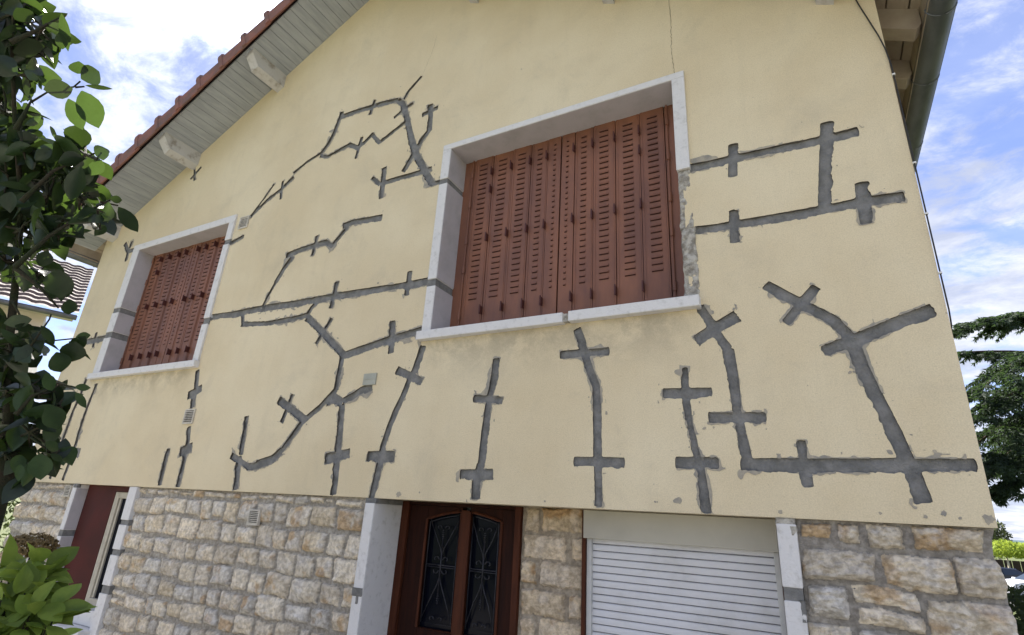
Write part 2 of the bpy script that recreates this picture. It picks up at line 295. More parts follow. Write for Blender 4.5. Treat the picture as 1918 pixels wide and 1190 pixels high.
# --- openings in the upper wall: (x0,x1,z0,z1)
OPEN=[(-2.215,-.49,ZC+1.12,ZC+2.66),(-6.46,-4.78,ZC+1.13,ZC+2.61)]
h=.008
nx=int(round((X1-X0)/h))+1; h=(X1-X0)/(nx-1); nz=int(round(3.95/h))+1
gx=X0+h*np.arange(nx); gz=ZB+h*np.arange(nz)
GX,GZ=np.meshgrid(gx,gz,indexing='ij')
CRACKS = [
["long branching grey mortar repair running from the small vent up to the big window jamb",[[0.026,[[-4.544,2.57],[-4.337,2.716],[-4.153,2.8],[-4.02,2.894]]],[0.02,[[-4.033,2.939],[-3.875,3.02],[-3.713,3.067]]],[0.03,[[-3.71,3.054],[-3.634,3.138],[-3.576,3.263],[-3.53,3.48]]],[0.03,[[-3.524,3.422],[-3.337,3.417],[-3.148,3.403],[-2.989,3.386],[-2.847,3.363]]],[0.038,[[-2.847,3.363],[-2.777,3.296],[-2.718,3.145],[-2.658,2.975],[-2.566,2.733],[-2.476,2.588],[-2.42,2.488],[-2.342,2.364]]],[0.026,[[-2.352,2.367],[-2.218,2.369]]],[0.024,[[-3.123,3.472],[-3.141,3.4],[-3.156,3.317]]],[0.02,[[-2.772,3.341],[-2.733,3.424],[-2.61,3.534]]],[0.02,[[-2.662,3.265],[-2.765,3.223],[-2.857,3.176]]],[0.022,[[-3.707,3.041],[-3.608,2.999],[-3.474,3.023],[-3.344,3.052],[-3.247,2.987],[-3.165,3.012],[-3.085,3.078],[-2.979,2.959],[-2.848,3.022],[-2.72,3.084]]],[0.022,[[-3.205,3.088],[-3.222,2.985],[-3.229,2.869]]],[0.017,[[-4.529,2.596],[-4.403,2.733],[-4.284,2.888]]],[0.022,[[-4.166,2.892],[-4.157,2.789],[-4.133,2.683]]],[0.035,[[-2.471,3.178],[-2.453,3.04],[-2.445,2.899]]],[0.03,[[-2.446,2.91],[-2.511,2.836],[-2.559,2.721]]],[0.03,[[-2.562,2.742],[-2.605,2.667],[-2.661,2.57]]],[0.024,[[-2.388,3.115],[-2.467,3.105],[-2.542,3.094]]],[0.034,[[-2.874,2.673],[-2.862,2.508],[-2.853,2.368]]],[0.026,[[-2.995,2.607],[-2.891,2.51]]],[0.028,[[-2.892,2.516],[-2.707,2.517],[-2.491,2.513],[-2.367,2.517]]]]],
["short jagged stepped grey repair between the two upper windows, above the long straight one",[[0.034,[[-2.809,2.185],[-2.956,2.194],[-3.133,2.209],[-3.237,2.196]]],[0.026,[[-3.174,2.183],[-3.251,2.099],[-3.32,2.028],[-3.407,2.086]]],[0.034,[[-3.393,2.078],[-3.53,2.075],[-3.688,2.065],[-3.875,2.043]]],[0.036,[[-3.781,2.02],[-3.865,1.917],[-3.936,1.792]]],[0.024,[[-3.936,1.792],[-3.992,1.685],[-4.038,1.572]]],[0.024,[[-3.527,2.166],[-3.528,2.069],[-3.536,1.975]]]]],
["longest branching grey repair running between the two upper windows and down to the stone base",[[0.036,[[-4.796,1.572],[-4.397,1.563],[-4.043,1.568],[-3.581,1.554],[-3.163,1.555],[-2.777,1.547],[-2.471,1.539],[-2.252,1.542]]],[0.032,[[-3.186,1.683],[-3.188,1.568],[-3.197,1.456]]],[0.032,[[-2.449,1.651],[-2.449,1.557],[-2.454,1.461]]],[0.026,[[-4.275,1.528],[-4.241,1.43]]],[0.028,[[-4.269,1.448],[-3.928,1.417],[-3.618,1.418],[-3.438,1.433]]],[0.03,[[-3.459,1.422],[-3.422,1.486],[-3.358,1.542]]],[0.036,[[-3.445,1.415],[-3.271,1.287],[-3.118,1.168],[-2.966,1.049]]],[0.026,[[-3.17,1.368],[-3.226,1.269],[-3.288,1.172]]],[0.036,[[-2.967,1.054],[-2.742,1.098],[-2.527,1.137],[-2.274,1.173]]],[0.034,[[-2.545,1.271],[-2.528,1.117],[-2.523,1.031]]],[0.034,[[-2.987,1.047],[-2.989,0.918],[-2.993,0.795]]],[0.032,[[-2.989,0.802],[-3.12,0.679],[-3.278,0.572],[-3.365,0.461],[-3.434,0.365]]],[0.042,[[-3.434,0.365],[-3.529,0.3],[-3.683,0.264]]],[0.032,[[-3.67,0.26],[-3.768,0.248],[-3.86,0.282],[-4.0,0.334]]],[0.036,[[-3.919,0.635],[-3.901,0.489],[-3.886,0.338]]],[0.044,[[-3.901,0.326],[-3.878,0.207],[-3.858,0.084]]],[0.024,[[-3.44,0.786],[-3.468,0.681],[-3.502,0.578]]],[0.036,[[-3.584,0.752],[-3.426,0.676],[-3.261,0.591]]],[0.042,[[-3.065,0.716],[-2.984,0.732],[-2.908,0.694]]],[0.034,[[-2.901,0.709],[-2.821,0.739],[-2.744,0.777],[-2.649,0.795]]],[0.038,[[-2.906,0.686],[-2.894,0.565],[-2.879,0.454],[-2.869,0.321],[-2.856,0.181],[-2.852,0.078]]],[0.042,[[-2.983,0.313],[-2.87,0.328],[-2.761,0.346]]]]],
["grey repair falling from the left end of the big sill to the pillar of the front door",[[0.04,[[-2.245,1.059],[-2.268,0.971],[-2.294,0.876]]],[0.032,[[-2.294,0.876],[-2.328,0.831],[-2.364,0.72],[-2.408,0.629],[-2.445,0.524],[-2.48,0.393],[-2.484,0.312]]],[0.036,[[-2.484,0.312],[-2.499,0.178],[-2.518,0.044]]],[0.036,[[-2.45,0.906],[-2.336,0.857],[-2.222,0.806]]],[0.042,[[-2.606,0.328],[-2.487,0.328],[-2.367,0.329]]]]],
["straight grey repair with two short cross staples above the front door",[[0.034,[[-1.663,0.92],[-1.672,0.792],[-1.695,0.658],[-1.709,0.469],[-1.718,0.242]]],[0.042,[[-1.718,0.284],[-1.741,0.179],[-1.737,0.091]]],[0.03,[[-1.808,0.679],[-1.7,0.668],[-1.599,0.653]]],[0.038,[[-1.861,0.225],[-1.742,0.227],[-1.631,0.229]]]]],
["grey repair with two cross staples falling from the cut in the big sill",[[0.033,[[-1.133,1.057],[-1.102,0.975],[-1.078,0.884],[-1.048,0.791],[-1.013,0.707],[-1.007,0.542],[-1.006,0.372],[-1.003,0.209],[-0.999,0.079]]],[0.028,[[-1.236,0.907],[-1.084,0.906],[-0.942,0.903]]],[0.034,[[-1.138,0.303],[-1.003,0.301],[-0.86,0.297]]]]],
["narrow grey repair with two cross staples ending at the roller shutter box",[[0.028,[[-0.534,0.78],[-0.539,0.69],[-0.538,0.594],[-0.523,0.487],[-0.507,0.37],[-0.491,0.299]]],[0.036,[[-0.491,0.299],[-0.481,0.221],[-0.471,0.073]]],[0.03,[[-0.651,0.649],[-0.528,0.645],[-0.41,0.642]]],[0.034,[[-0.602,0.301],[-0.501,0.302],[-0.403,0.302]]]]],
["heavy angular grey repair from the right end of the big sill joined to the long lower right bar",[[0.036,[[-0.441,1.104],[-0.401,1.021],[-0.362,0.93],[-0.319,0.855]]],[0.042,[[-0.319,0.855],[-0.309,0.73],[-0.303,0.519],[-0.288,0.393],[-0.277,0.301]]],[0.036,[[-0.305,0.293],[-0.165,0.295],[-0.016,0.296],[0.145,0.295],[0.333,0.297],[0.556,0.297]]],[0.038,[[-0.471,0.915],[-0.367,0.976],[-0.265,1.028]]],[0.036,[[-0.436,0.516],[-0.306,0.512],[-0.176,0.508]]],[0.032,[[-0.044,0.401],[-0.047,0.298],[-0.037,0.203]]],[0.042,[[-0.118,1.177],[-0.027,1.097],[0.069,1.019],[0.149,0.955],[0.211,0.857]]],[0.046,[[0.211,0.857],[0.232,0.722],[0.26,0.611],[0.286,0.51],[0.313,0.405],[0.335,0.312],[0.354,0.228],[0.364,0.152]]],[0.036,[[0.102,1.134],[0.026,1.05],[-0.05,0.963]]],[0.038,[[0.231,0.852],[0.381,0.907],[0.532,0.959]]],[0.034,[[0.09,0.809],[0.144,0.825],[0.199,0.845]]]]],
["grey repair at the upper right, its two long arms joined by an upright bar and reaching the chipped window jamb",[[0.034,[[-0.471,1.972],[-0.334,1.965],[-0.213,1.966],[-0.028,1.96],[0.128,1.956],[0.252,1.954],[0.388,1.957]]],[0.034,[[-0.203,2.064],[-0.211,1.958],[-0.22,1.851]]],[0.042,[[0.262,2.057],[0.239,1.891],[0.215,1.734],[0.192,1.566]]],[0.034,[[-0.446,1.556],[-0.333,1.548],[-0.238,1.547],[-0.073,1.543],[0.081,1.542],[0.186,1.542],[0.347,1.546],[0.516,1.537]]],[0.036,[[-0.231,1.638],[-0.238,1.541],[-0.24,1.444]]],[0.04,[[0.36,1.656],[0.355,1.541],[0.349,1.424]]]]],
["small forked grey repair left of the far window",[[0.04,[[-6.809,2.75],[-6.668,2.612],[-6.647,2.492]]],[0.03,[[-6.652,2.747],[-6.663,2.625]]],[0.036,[[-6.692,2.616],[-6.514,2.61]]]]],
["small grey cross repair under the white purlin end",[[0.025,[[-5.819,3.54],[-5.717,3.32]]],[0.025,[[-5.668,3.482],[-5.812,3.359]]]]],
["short slanting grey repair at the upper right of the far window",[[0.03,[[-4.775,2.326],[-4.554,2.374]]]]],
["short grey repair crossing the left jamb of the far window",[[0.042,[[-7.031,1.548],[-6.721,1.554],[-6.393,1.556]]],[0.03,[[-6.765,1.645],[-6.736,1.471]]]]],
["grey repair falling from the far window's sill through the slatted vent",[[0.04,[[-4.731,1.069],[-4.69,0.917],[-4.666,0.733]]],[0.036,[[-4.64,0.568],[-4.606,0.456],[-4.598,0.368]]],[0.04,[[-4.598,0.368],[-4.585,0.239],[-4.581,0.084]]],[0.042,[[-4.775,0.845],[-4.601,0.902]]],[0.05,[[-4.675,0.36],[-4.523,0.398]]]]],
["short plain grey repair with no staple near the left end of the stone base",[[0.036,[[-4.847,0.387],[-4.848,0.258],[-4.837,0.09]]]]],
["thin grey repair on the far left starting under the far sill",[[0.03,[[-6.406,1.049],[-6.429,0.868],[-6.442,0.689]]],[0.036,[[-6.442,0.689],[-6.433,0.529],[-6.424,0.358],[-6.436,0.235],[-6.454,0.094]]],[0.055,[[-6.525,0.368],[-6.299,0.352]]]]],
["outermost thin grey repairs at the far left behind the leaves",[[0.034,[[-6.643,1.127],[-6.654,0.957],[-6.701,0.78],[-6.704,0.604],[-6.71,0.454],[-6.712,0.285],[-6.714,0.104]]],[0.04,[[-6.793,0.987],[-6.818,0.857],[-7.05,0.919]]],[0.05,[[-6.822,0.348],[-6.627,0.316]]]]],
["leftmost short grey repair half hidden by leaves",[[0.034,[[-7.102,0.68],[-7.07,0.523],[-7.035,0.348]]],[0.045,[[-6.802,0.492],[-7.051,0.402]]]]]]

def strand_field(strands,seed,x0,z0,i0,i1,j0,j1):
    X=GX[i0:i1,j0:j1]; Z=GZ[i0:i1,j0:j1]; F=np.full(X.shape,-9.)
    r=random.Random(seed)
    for hw,pts in strands:
        steep=abs(pts[-1][1]-pts[0][1])>abs(pts[-1][0]-pts[0][0])*.8
        hw=hw*((.78 if steep else .87)*(.86 if seed in (6,7) and steep else 1.)+(.06 if seed==0 else 0))
        pts=[(a,b+ZC) for a,b in pts]; D=np.full(X.shape,9.); ux=uz=0
        for k,((ax,az),(bx,bz)) in enumerate(zip(pts[:-1],pts[1:])):
            dx,dz=bx-ax,bz-az; l2=dx*dx+dz*dz; ll=math.sqrt(l2)
            t=((X-ax)*dx+(Z-az)*dz)/l2
            perp=np.abs((X-ax)*dz-(Z-az)*dx)/ll
            lo=0 if k==0 else -1e9; 
            along=np.maximum(np.maximum(-t,t-1)*ll,0)
            first,last=(k==0),(k==len(pts)-2)
            # square cut ends at strand tips, rounded joins between segments
            d=np.sqrt(perp**2+along**2)
            sq=np.maximum(perp-hw,along)                       # box-like tip
            d=np.where((first&(t<0))|(last&(t>1)),sq+hw,d)
            D=np.minimum(D,d)
            if k==0: nxp,nzp=-dz/ll,dx/ll
        side=1 if nzp<0 else -1
        # ragged edge: clean along the upper side of each cut, torn along the lower/right side
        ax,az=pts[0]; bx,bz=pts[-1]; dx,dz=bx-ax,bz-az; ll=math.hypot(dx,dz)
        s_=((X-ax)*dz-(Z-az)*dx)/ll
        if dx<0 or (abs(dx)<abs(dz)*.5 and dz>0): s_=-s_
        torn=1/(1+np.exp(-s_/.008))
        e=vn(X,Z,38)*.008+vn2(X,Z,95)*.008+vn3(X,Z,11)*.011+vn2(X+5,Z,4)*.008
        amp=.25+.85*torn
        F=np.maximum(F,hw*.95-D+e*amp*min(1,hw/.03))
    return F
Fcr=np.full(GX.shape,-9.); fields=[]
for gi,(lab,strands) in enumerate(CRACKS):
    P=[p for s in strands for p in s[1]]; px=[p[0] for p in P]; pz=[p[1]+ZC for p in P]
    i0=max(0,int((min(px)-.12-X0)/h)); i1=min(nx,int((max(px)+.12-X0)/h)+2); j0=max(0,int((min(pz)-.12-ZB)/h)); j1=min(nz,int((max(pz)+.12-ZB)/h)+2)
    F=strand_field(strands,gi,0,0,i0,i1,j0,j1); fields.append((lab,F,i0,i1,j0,j1))
    Fcr[i0:i1,j0:j1]=np.maximum(Fcr[i0:i1,j0:j1],F)
Fop=np.full(GX.shape,-9.)
for a,b,c,d in OPEN: Fop=np.maximum(Fop,np.minimum(np.minimum(GX-a,b-GX),np.minimum(GZ-c,d-GZ)))
Fw=np.minimum(-Fcr,-Fop); Fw=np.minimum(Fw,(zsoff(GX)+.04)-GZ)
def cell_poly(F,i,j):
    c=((i,j),(i+1,j),(i+1,j+1),(i,j+1)); out=[]
    for k in range(4):
        a=c[k]; b=c[(k+1)%4]; fa=F[a]; fb=F[b]
        if fa>0: out.append((a[0],a[1],0))
        if (fa>0)!=(fb>0):
            t=fa/(fa-fb); out.append((a[0]+(b[0]-a[0])*t,a[1]+(b[1]-a[1])*t,1 if fa>0 else 2))
    return out
def wall_mesh(F,cut):
    v=[];f=[];key={};cut=[]
    def V(x,y,z):
        k=(round(x,5),round(y,4),round(z,5))
        if k not in key: key[k]=len(v); v.append(k)
        return key[k]
    I=F>0; s4=I[:-1,:-1].astype(int)+I[1:,:-1]+I[:-1,1:]+I[1:,1:]
    full=s4==4; part=(s4>0)&(s4<4)
    # full cells merged into runs along x
    for j in range(full.shape[1]):
        r=full[:,j]; d=np.diff(np.concatenate([[0],r.astype(int),[0]])); st=np.where(d==1)[0]; en=np.where(d==-1)[0]
        z0,z1=ZB+h*j,ZB+h*(j+1)
        for a,b in zip(st,en): f.append((V(X0+h*a,0,z0),V(X0+h*b,0,z0),V(X0+h*b,0,z1),V(X0+h*a,0,z1)))
    for i,j in zip(*np.where(part)):
        p=cell_poly(F,i,j)
        if len(p)<3: continue
        q=[(X0+h*a,ZB+h*b) for a,b,_ in p]
        f.append(tuple(V(x,0,z) for x,z in q))
        for k in range(len(p)):
            if p[k][2]==1 and p[(k+1)%len(p)][2]==2:
                (xa,za),(xb,zb)=q[k],q[(k+1)%len(p)]
                cut.append(len(f)); f.append((V(xa,0,za),V(xa,.024,za),V(xb,.024,zb),V(xb,0,zb)))
    return v,f,cut
v,f,cutf=wall_mesh(Fw,None)
# top of the gable above the gridded part, side returns, underside and back
zt=ZB+h*(nz-1); n=len(v)
xa=XM-(ZC+4.97-zt)/.52; xb=XM+(ZC+4.97-zt)/.52
v+=[(xa,0,zt),(xb,0,zt),(XM,0,ZC+4.97)]; f.append((n,n+1,n+2))
n=len(v); zc_=zsoff(X1)+.04
for x in (X0,X1):
    v+=[(x,0,ZB),(x,0,zc_),(x,9,zc_),(x,9,ZB)]
f+= [(n,n+1,n+2,n+3),(n+7,n+6,n+5,n+4)]
v+=[(X0,0,ZB),(X1,0,ZB),(X1,9,ZB),(X0,9,ZB)]; m_=n+8; f.append((m_,m_+1,m_+2,m_+3))
v+=[(X0,9,ZB),(X1,9,ZB),(X1,9,zc_),(XM,9,ZC+4.97),(X0,9,zc_)]; m_=n+12; f.append((m_,m_+4,m_+3,m_+2,m_+1))
mi_=[0]*len(f)
for k in cutf: mi_[k]=1
WALL=link('upper_wall',v,f,[M_WALL,M_CUT],HOUSE,mi_)
bk=MB()                                                   # masonry behind the render, pierced at the windows
a1,b1_,c1,d1=OPEN[1]; a0,b0,c0,d0=OPEN[0]
for q in ((X0+.02,a1,ZB+.01,ZB+3),(b1_,a0,ZB+.01,ZB+3.8),(b0,X1-.02,ZB+.01,zsoff(X1)),(a1,b1_,ZB+.01,c1),(a1,b1_,d1,ZB+3.0),(a0,b0,ZB+.01,c0),(a0,b0,d1+.05,ZB+3.1)): bk.box(q[0],q[1],.026,.05,q[2],q[3])
bk.build('masonry_core',M_MORT,WALL)
# repairs
def repair(lab,F,i0,i1,j0,j1,seed):
    v=[];f=[];mi=[];key={}
    Fo=F+.005
    X=GX[i0:i1,j0:j1]; Z=GZ[i0:i1,j0:j1]
    # keep clear of the window surrounds
    for a,b,c,d in OPEN: Fo=np.minimum(Fo,-np.minimum(np.minimum(X-a,b-X),np.minimum(Z-c,d-Z)))
    H=.0145+vn.fbm(X,Z,16,3)*.009+vn2(X,Z,70)*.0025
    H=np.clip(H,.002,.0235)
    def mesh(Fx,Hx,m,tag_):
        I=Fx>0; s4=I[:-1,:-1].astype(int)+I[1:,:-1]+I[:-1,1:]+I[1:,1:]
        def V(x,z):
            k=(tag_,round(x,4),round(z,4))
            if k not in key:
                a=min(int(x),Hx.shape[0]-2); b=min(int(z),Hx.shape[1]-2); u=x-a; w=z-b
                hh=(Hx[a,b]*(1-u)+Hx[a+1,b]*u)*(1-w)+(Hx[a,b+1]*(1-u)+Hx[a+1,b+1]*u)*w
                key[k]=len(v); v.append((X0+h*(i0+x),hh,ZB+h*(j0+z)))
            return key[k]
        for i,j in zip(*np.where(s4>0)):
            p=[(i,j,0),(i+1,j,0),(i+1,j+1,0),(i,j+1,0)] if s4[i,j]==4 else cell_poly(Fx,i,j)
            if len(p)<3: continue
            f.append(tuple(V(a,b) for a,b,_ in p)); mi.append(m)
    mesh(Fo,H,0,0)
    # thin smears trowelled over the edge onto the render
    b=vn3(X+seed*.37,Z,5.5)+.35*vn2(X,Z,30)-.05
    S=F+np.clip(b-.22,0,1)*.16+vn2(X,Z,60)*.006-.004
    S=np.minimum(S,.003-F)
    S=np.where(b>.20,S,-.01)
    S=np.maximum(S,np.where((F>-.032)&(F<.002),(vn2(X+seed,Z,62)-.40+vn3(X,Z+seed,9)*.12)*.03,-.01))
    S=np.maximum(S,np.where(vn3(X,Z+seed,6)>-.02,np.minimum(F+.003+vn(X,Z,45)*.012+vn3(X,Z+seed,6)*.010,.003-F),-.01))
    for a,b2,c,d in OPEN: S=np.minimum(S,-np.minimum(np.minimum(X-a+.05,b2-X+.05),np.minimum(Z-c+.08,d-Z+.05)))
    mesh(S,np.full(X.shape,-.0022)+vn(X,Z,50)*.001,1,1)
    o=link('crack_repair',v,f,[M_MORT,M_SMEAR],WALL,mi,True); o['label']=lab
    return o
for k,(lab,F,i0,i1,j0,j1) in enumerate(fields): repair(lab,F,i0,i1,j0,j1,k)
# hairline cracks above the near window
def hairline(pts,w,lab):
    m=MB(); q=[]
    for (ax,az),(bx,bz) in zip(pts[:-1],pts[1:]):
        for k in range(14):
            t=k/14; q.append((ax+(bx-ax)*t+random.uniform(-.004,.004),az+(bz-az)*t))
    q.append(pts[-1])
    vv=[];ff=[]
    for x,z in q:
        ww=w*random.uniform(.35,1.3); vv+=[(x-ww,-.0012,z+ZC),(x+ww,-.0012,z+ZC)]
    for i in range(len(q)-1): ff.append((2*i,2*i+1,2*i+3,2*i+2))
    o=link('hairline_crack',vv,ff,M_DARK2,WALL); o['label']=lab
M_DARK2=mat('crack_dark_line',(.16,.13,.09),.95)  # plain brown of the hairline crack strips
hairline([(-.50,2.70),(-.512,2.92),(-.505,3.1),(-.51,3.6)],.0014,'hairline crack rising from the corner of the near window')
hairline([(-2.61,3.53),(-2.57,3.64),(-2.53,3.77),(-2.50,3.95)],.0008,'faint hairline continuing the topmost repair')
# dirt-grey chips along the lower edge of the render
for (cx_,cz_,r_) in ((-.602,.125,.018),(-.71,.115,.005),(-.70,.115,.004),(.36,.10,.008),(.42,.115,.011),(-2.30,.10,.02),(.555,.10,.02),(-.16,.095,.010),(-2.14,.115,.006),(.47,.10,.007),(.21,.105,.006),(-1.30,.095,.006)):
    m=MB(); n_=14; pts=[(cx_+r_*math.cos(a)*random.uniform(.6,1.25),ZC+cz_+r_*math.sin(a)*random.uniform(.6,1.2)) for a in [2*math.pi*k/n_ for k in range(n_)]]
    m.add([(x,-.0016,z) for x,z in pts],[tuple(range(n_))]); o=m.build('render_chip',M_SMEAR,WALL)
# ---------------------------------------------------------------- windows with folded metal shutters
def rough_strip(x0,x1,z0,z1,name,parent,m,y=-.012,amp=.014,step=.006,seed=1,edge=.010):
    nx_=max(3,int((x1-x0)/step)); nz_=max(3,int((z1-z0)/step)); v=[];f=[]
    for j in range(nz_+1):
        z=z0+(z1-z0)*j/nz_
        e0=edge*(vn(seed,z,16)+.5*vn2(seed,z,60)); e1=edge*(vn3(seed+4,z,16)+.5*vn2(seed+3,z,60))
        for i in range(nx_+1):
            t=i/nx_; x=(x0+e0)+(x1+e1-x0-e0)*t
            b=min(t,1-t)*2; yy=y+amp*(vn.fbm(x+seed,z,13,4,.6))+.02*max(0,.25-b)
            v.append((x,yy,z))
    for j in range(nz_):
        for i in range(nx_): a=j*(nx_+1)+i; f.append((a,a+1,a+nx_+2,a+nx_+1))
    n=len(v)
    # close the sides back into the wall
    for i,xx in ((0,None),(nx_,None)):
        for j in range(nz_):
            a=j*(nx_+1)+i; b=(j+1)*(nx_+1)+i; k=len(v); v+=[(v[a][0],.19,v[a][2]),(v[b][0],.19,v[b][2])]
            f.append((a,b,k+1,k) if i==0 else (b,a,k,k+1))
    for j in (0,nz_):
        for i in range(nx_):
            a=j*(nx_+1)+i; b=a+1; k=len(v); v+=[(v[a][0],.19,v[a][2]),(v[b][0],.19,v[b][2])]; f.append((a,k,k+1,b))
    return link(name,v,f,m,parent,None,True)
def window(ox0,ox1,ix0,ix1,zi1,zo1,zs,yS,lcuts,rcuts,sill_cut,label,chipped=None):
    """ox outer edges of the white band, ix inner edges; zs sill top; cuts = z intervals filled with mortar"""
    m=MB()
    m.box(ox0,ox1,-.020,.26,zi1,zo1,0,.004)
    def jamb(x0,x1,cuts,top,bot,inner):
        z=bot; 
        for c0_,c1_ in sorted(cuts):
            if c0_>z: m.box(x0,x1,-.020,.26,z,c0_,0,.004)
            z=c1_
        if top>z: m.box(x0,x1,-.020,.26,z,top-.0005,0,.004)
    jamb(ox0,ix0,lcuts,zi1,zs,1); 
    if chipped: m.box(ix1,ox1,-.020,.26,chipped,zi1-.0005,0,.004)
    else: jamb(ix1,ox1,rcuts,zi1,zs,-1)
    S=m.build('window',[M_WHITE],HOUSE); S['label']=label
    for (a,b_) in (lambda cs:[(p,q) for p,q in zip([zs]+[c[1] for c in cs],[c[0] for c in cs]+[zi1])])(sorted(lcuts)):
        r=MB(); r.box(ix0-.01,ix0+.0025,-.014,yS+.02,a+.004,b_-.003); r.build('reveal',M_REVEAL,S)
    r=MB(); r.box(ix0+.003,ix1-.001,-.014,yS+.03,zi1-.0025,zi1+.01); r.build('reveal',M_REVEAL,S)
    for c0_,c1_ in lcuts:
        r=MB(); r.box(ox0-.004,ix0-.006,-.012,.26,c0_-.004,c1_+.004); r.build('jamb_repair',M_MORT,S)
    if not chipped:
        for c0_,c1_ in rcuts: r=MB(); r.box(ix1+.006,ox1+.003,-.012,.26,c0_-.004,c1_+.004); r.build('jamb_repair',M_MORT,S)
    else:
        o=rough_strip(ix1+.004,ox1+.004,zs+.002,chipped-.385,'bare_jamb',S,M_CONC,-.010,.022,seed=5,edge=.012)
        o=rough_strip(ix1+.002,ox1-.002,chipped-.385,chipped+.006,'bare_jamb',S,M_CONC,-.004,.022,seed=9,edge=.010)
    s=MB()
    zs0=zs-.062; xs0,xs1=ox0-.018,ox1+.008
    if sill_cut:
        s.box(xs0,sill_cut[0],-.050,.26,zs0,zs,0,.006); s.box(sill_cut[1],xs1,-.050,.26,zs0+.002,zs+.003,0,.006)
        r=MB(); r.box(sill_cut[0]-.002,sill_cut[1]+.002,-.034,.25,zs0+.006,zs-.006); r.build('sill_repair',M_CONC,S)
    else: s.box(xs0,xs1,-.050,.26,zs0,zs,0,.006)
    s.build('sill',M_WHITE,S)
    # shutters: two sets of five folding leaves
    xc=(ix0+ix1)/2; W_=(ix1-ix0)/2+.03; zb,ztop=zs-.0,zi1+.03
    for sg in (-1,1):
        fr=MB()
        a=xc+sg*.735; b=xc+sg*W_
        fr.box(min(a,b),max(a,b),yS+.006,yS+.05,zb,ztop,0,.003)
        fr.tube([(xc+sg*.752,yS-.004,zb+.01),(xc+sg*.752,yS-.004,ztop)],.006,8)
        for zz in (.14,.5,.74,1.05,1.32): fr.tube([(xc+sg*.752,yS-.006,zs+zz),(xc+sg*.752,yS-.006,zs+zz+.06)],.011,8)
        fr.build('shutter_frame',M_SHUT,S)
    edges=[0.003,.105,.243,.400,.570,.733]; slot=[.009,.020,.032,.034,.034]; sc=[.050,.172,.320,.487,.655]
    for sg in (-1,1):
        for k in range(5):
            a,b=sorted((xc+sg*edges[k],xc+sg*edges[k+1])); a+=.002; b-=.002
            y=yS+(.004 if k%2 else .0)
            p=MB(); p.box(a,b,y,y+.022,zb+.004,ztop,0,.002)
            # folded ribs along both long edges
            for (ra,rb) in ((a+.010,a+.016),(b-.016,b-.010)):
                if b-a>.12: p.box(ra,rb,y-.003,y+.002,zb+.006,ztop,0)
            cx_=xc+sg*sc[k]; w=slot[k]
            z=zs+.285+(0 if sg>0 else .0)
            while z<zi1-.035:
                # pressed louvre: lip leaning out over a dark slit
                x0_,x1_=cx_-w,cx_+w
                v_=[(x0_,y-.0006,z+.019),(x1_,y-.0006,z+.019),(x1_-.002,y-.008,z+.002),(x0_+.002,y-.008,z+.002),(x1_,y-.0006,z-.003),(x0_,y-.0006,z-.003)]
                p.add(v_[:4],[(0,3,2,1)],0)
                p.add([v_[0],v_[3],(x0_,y-.0006,z+.003)],[(0,2,1)],0); p.add([v_[1],v_[2],(x1_,y-.0006,z+.003)],[(0,1,2)],0)
                p.add([v_[3],v_[2],v_[4],v_[5]],[(0,3,2,1)],1)
                z+=.0435
            p.build('shutter_leaf',[M_SHUT,M_SLIT],S)
            if k<4:
                for zz in (.19,.76,1.33)+((1.17,) if k==3 else ()):
                    q=MB(); xh=xc+sg*edges[k+1]; q.box(xh-.0035,xh+.0035,y-.036,y+.004,zs+zz-.028,zs+zz+.028,0,.001)
                    q.tube([(xh,y-.034,zs+zz-.034),(xh,y-.034,zs+zz+.034)],.0055,6)
                    q.build('hinge',M_HOOK,S)
    return S
z=ZC
S1=window(-2.262,-.443,-2.188,-.520,z+2.638,z+2.685,z+1.152,.19,[(z+1.49,z+1.545),(z+2.33,z+2.375)],[],(-1.208,-1.172),'near window with a chipped bare right jamb and closed red brown metal shutters',chipped=z+1.965)
S2=window(-6.52,-4.738,-6.392,-4.82,z+2.575,z+2.65,z+1.155,.145,[(z+1.545,z+1.61),(z+1.83,z+1.885)],[(z+1.505,z+1.565),(z+2.325,z+2.375)],None,'far window partly behind the leaves with closed red brown metal shutters')
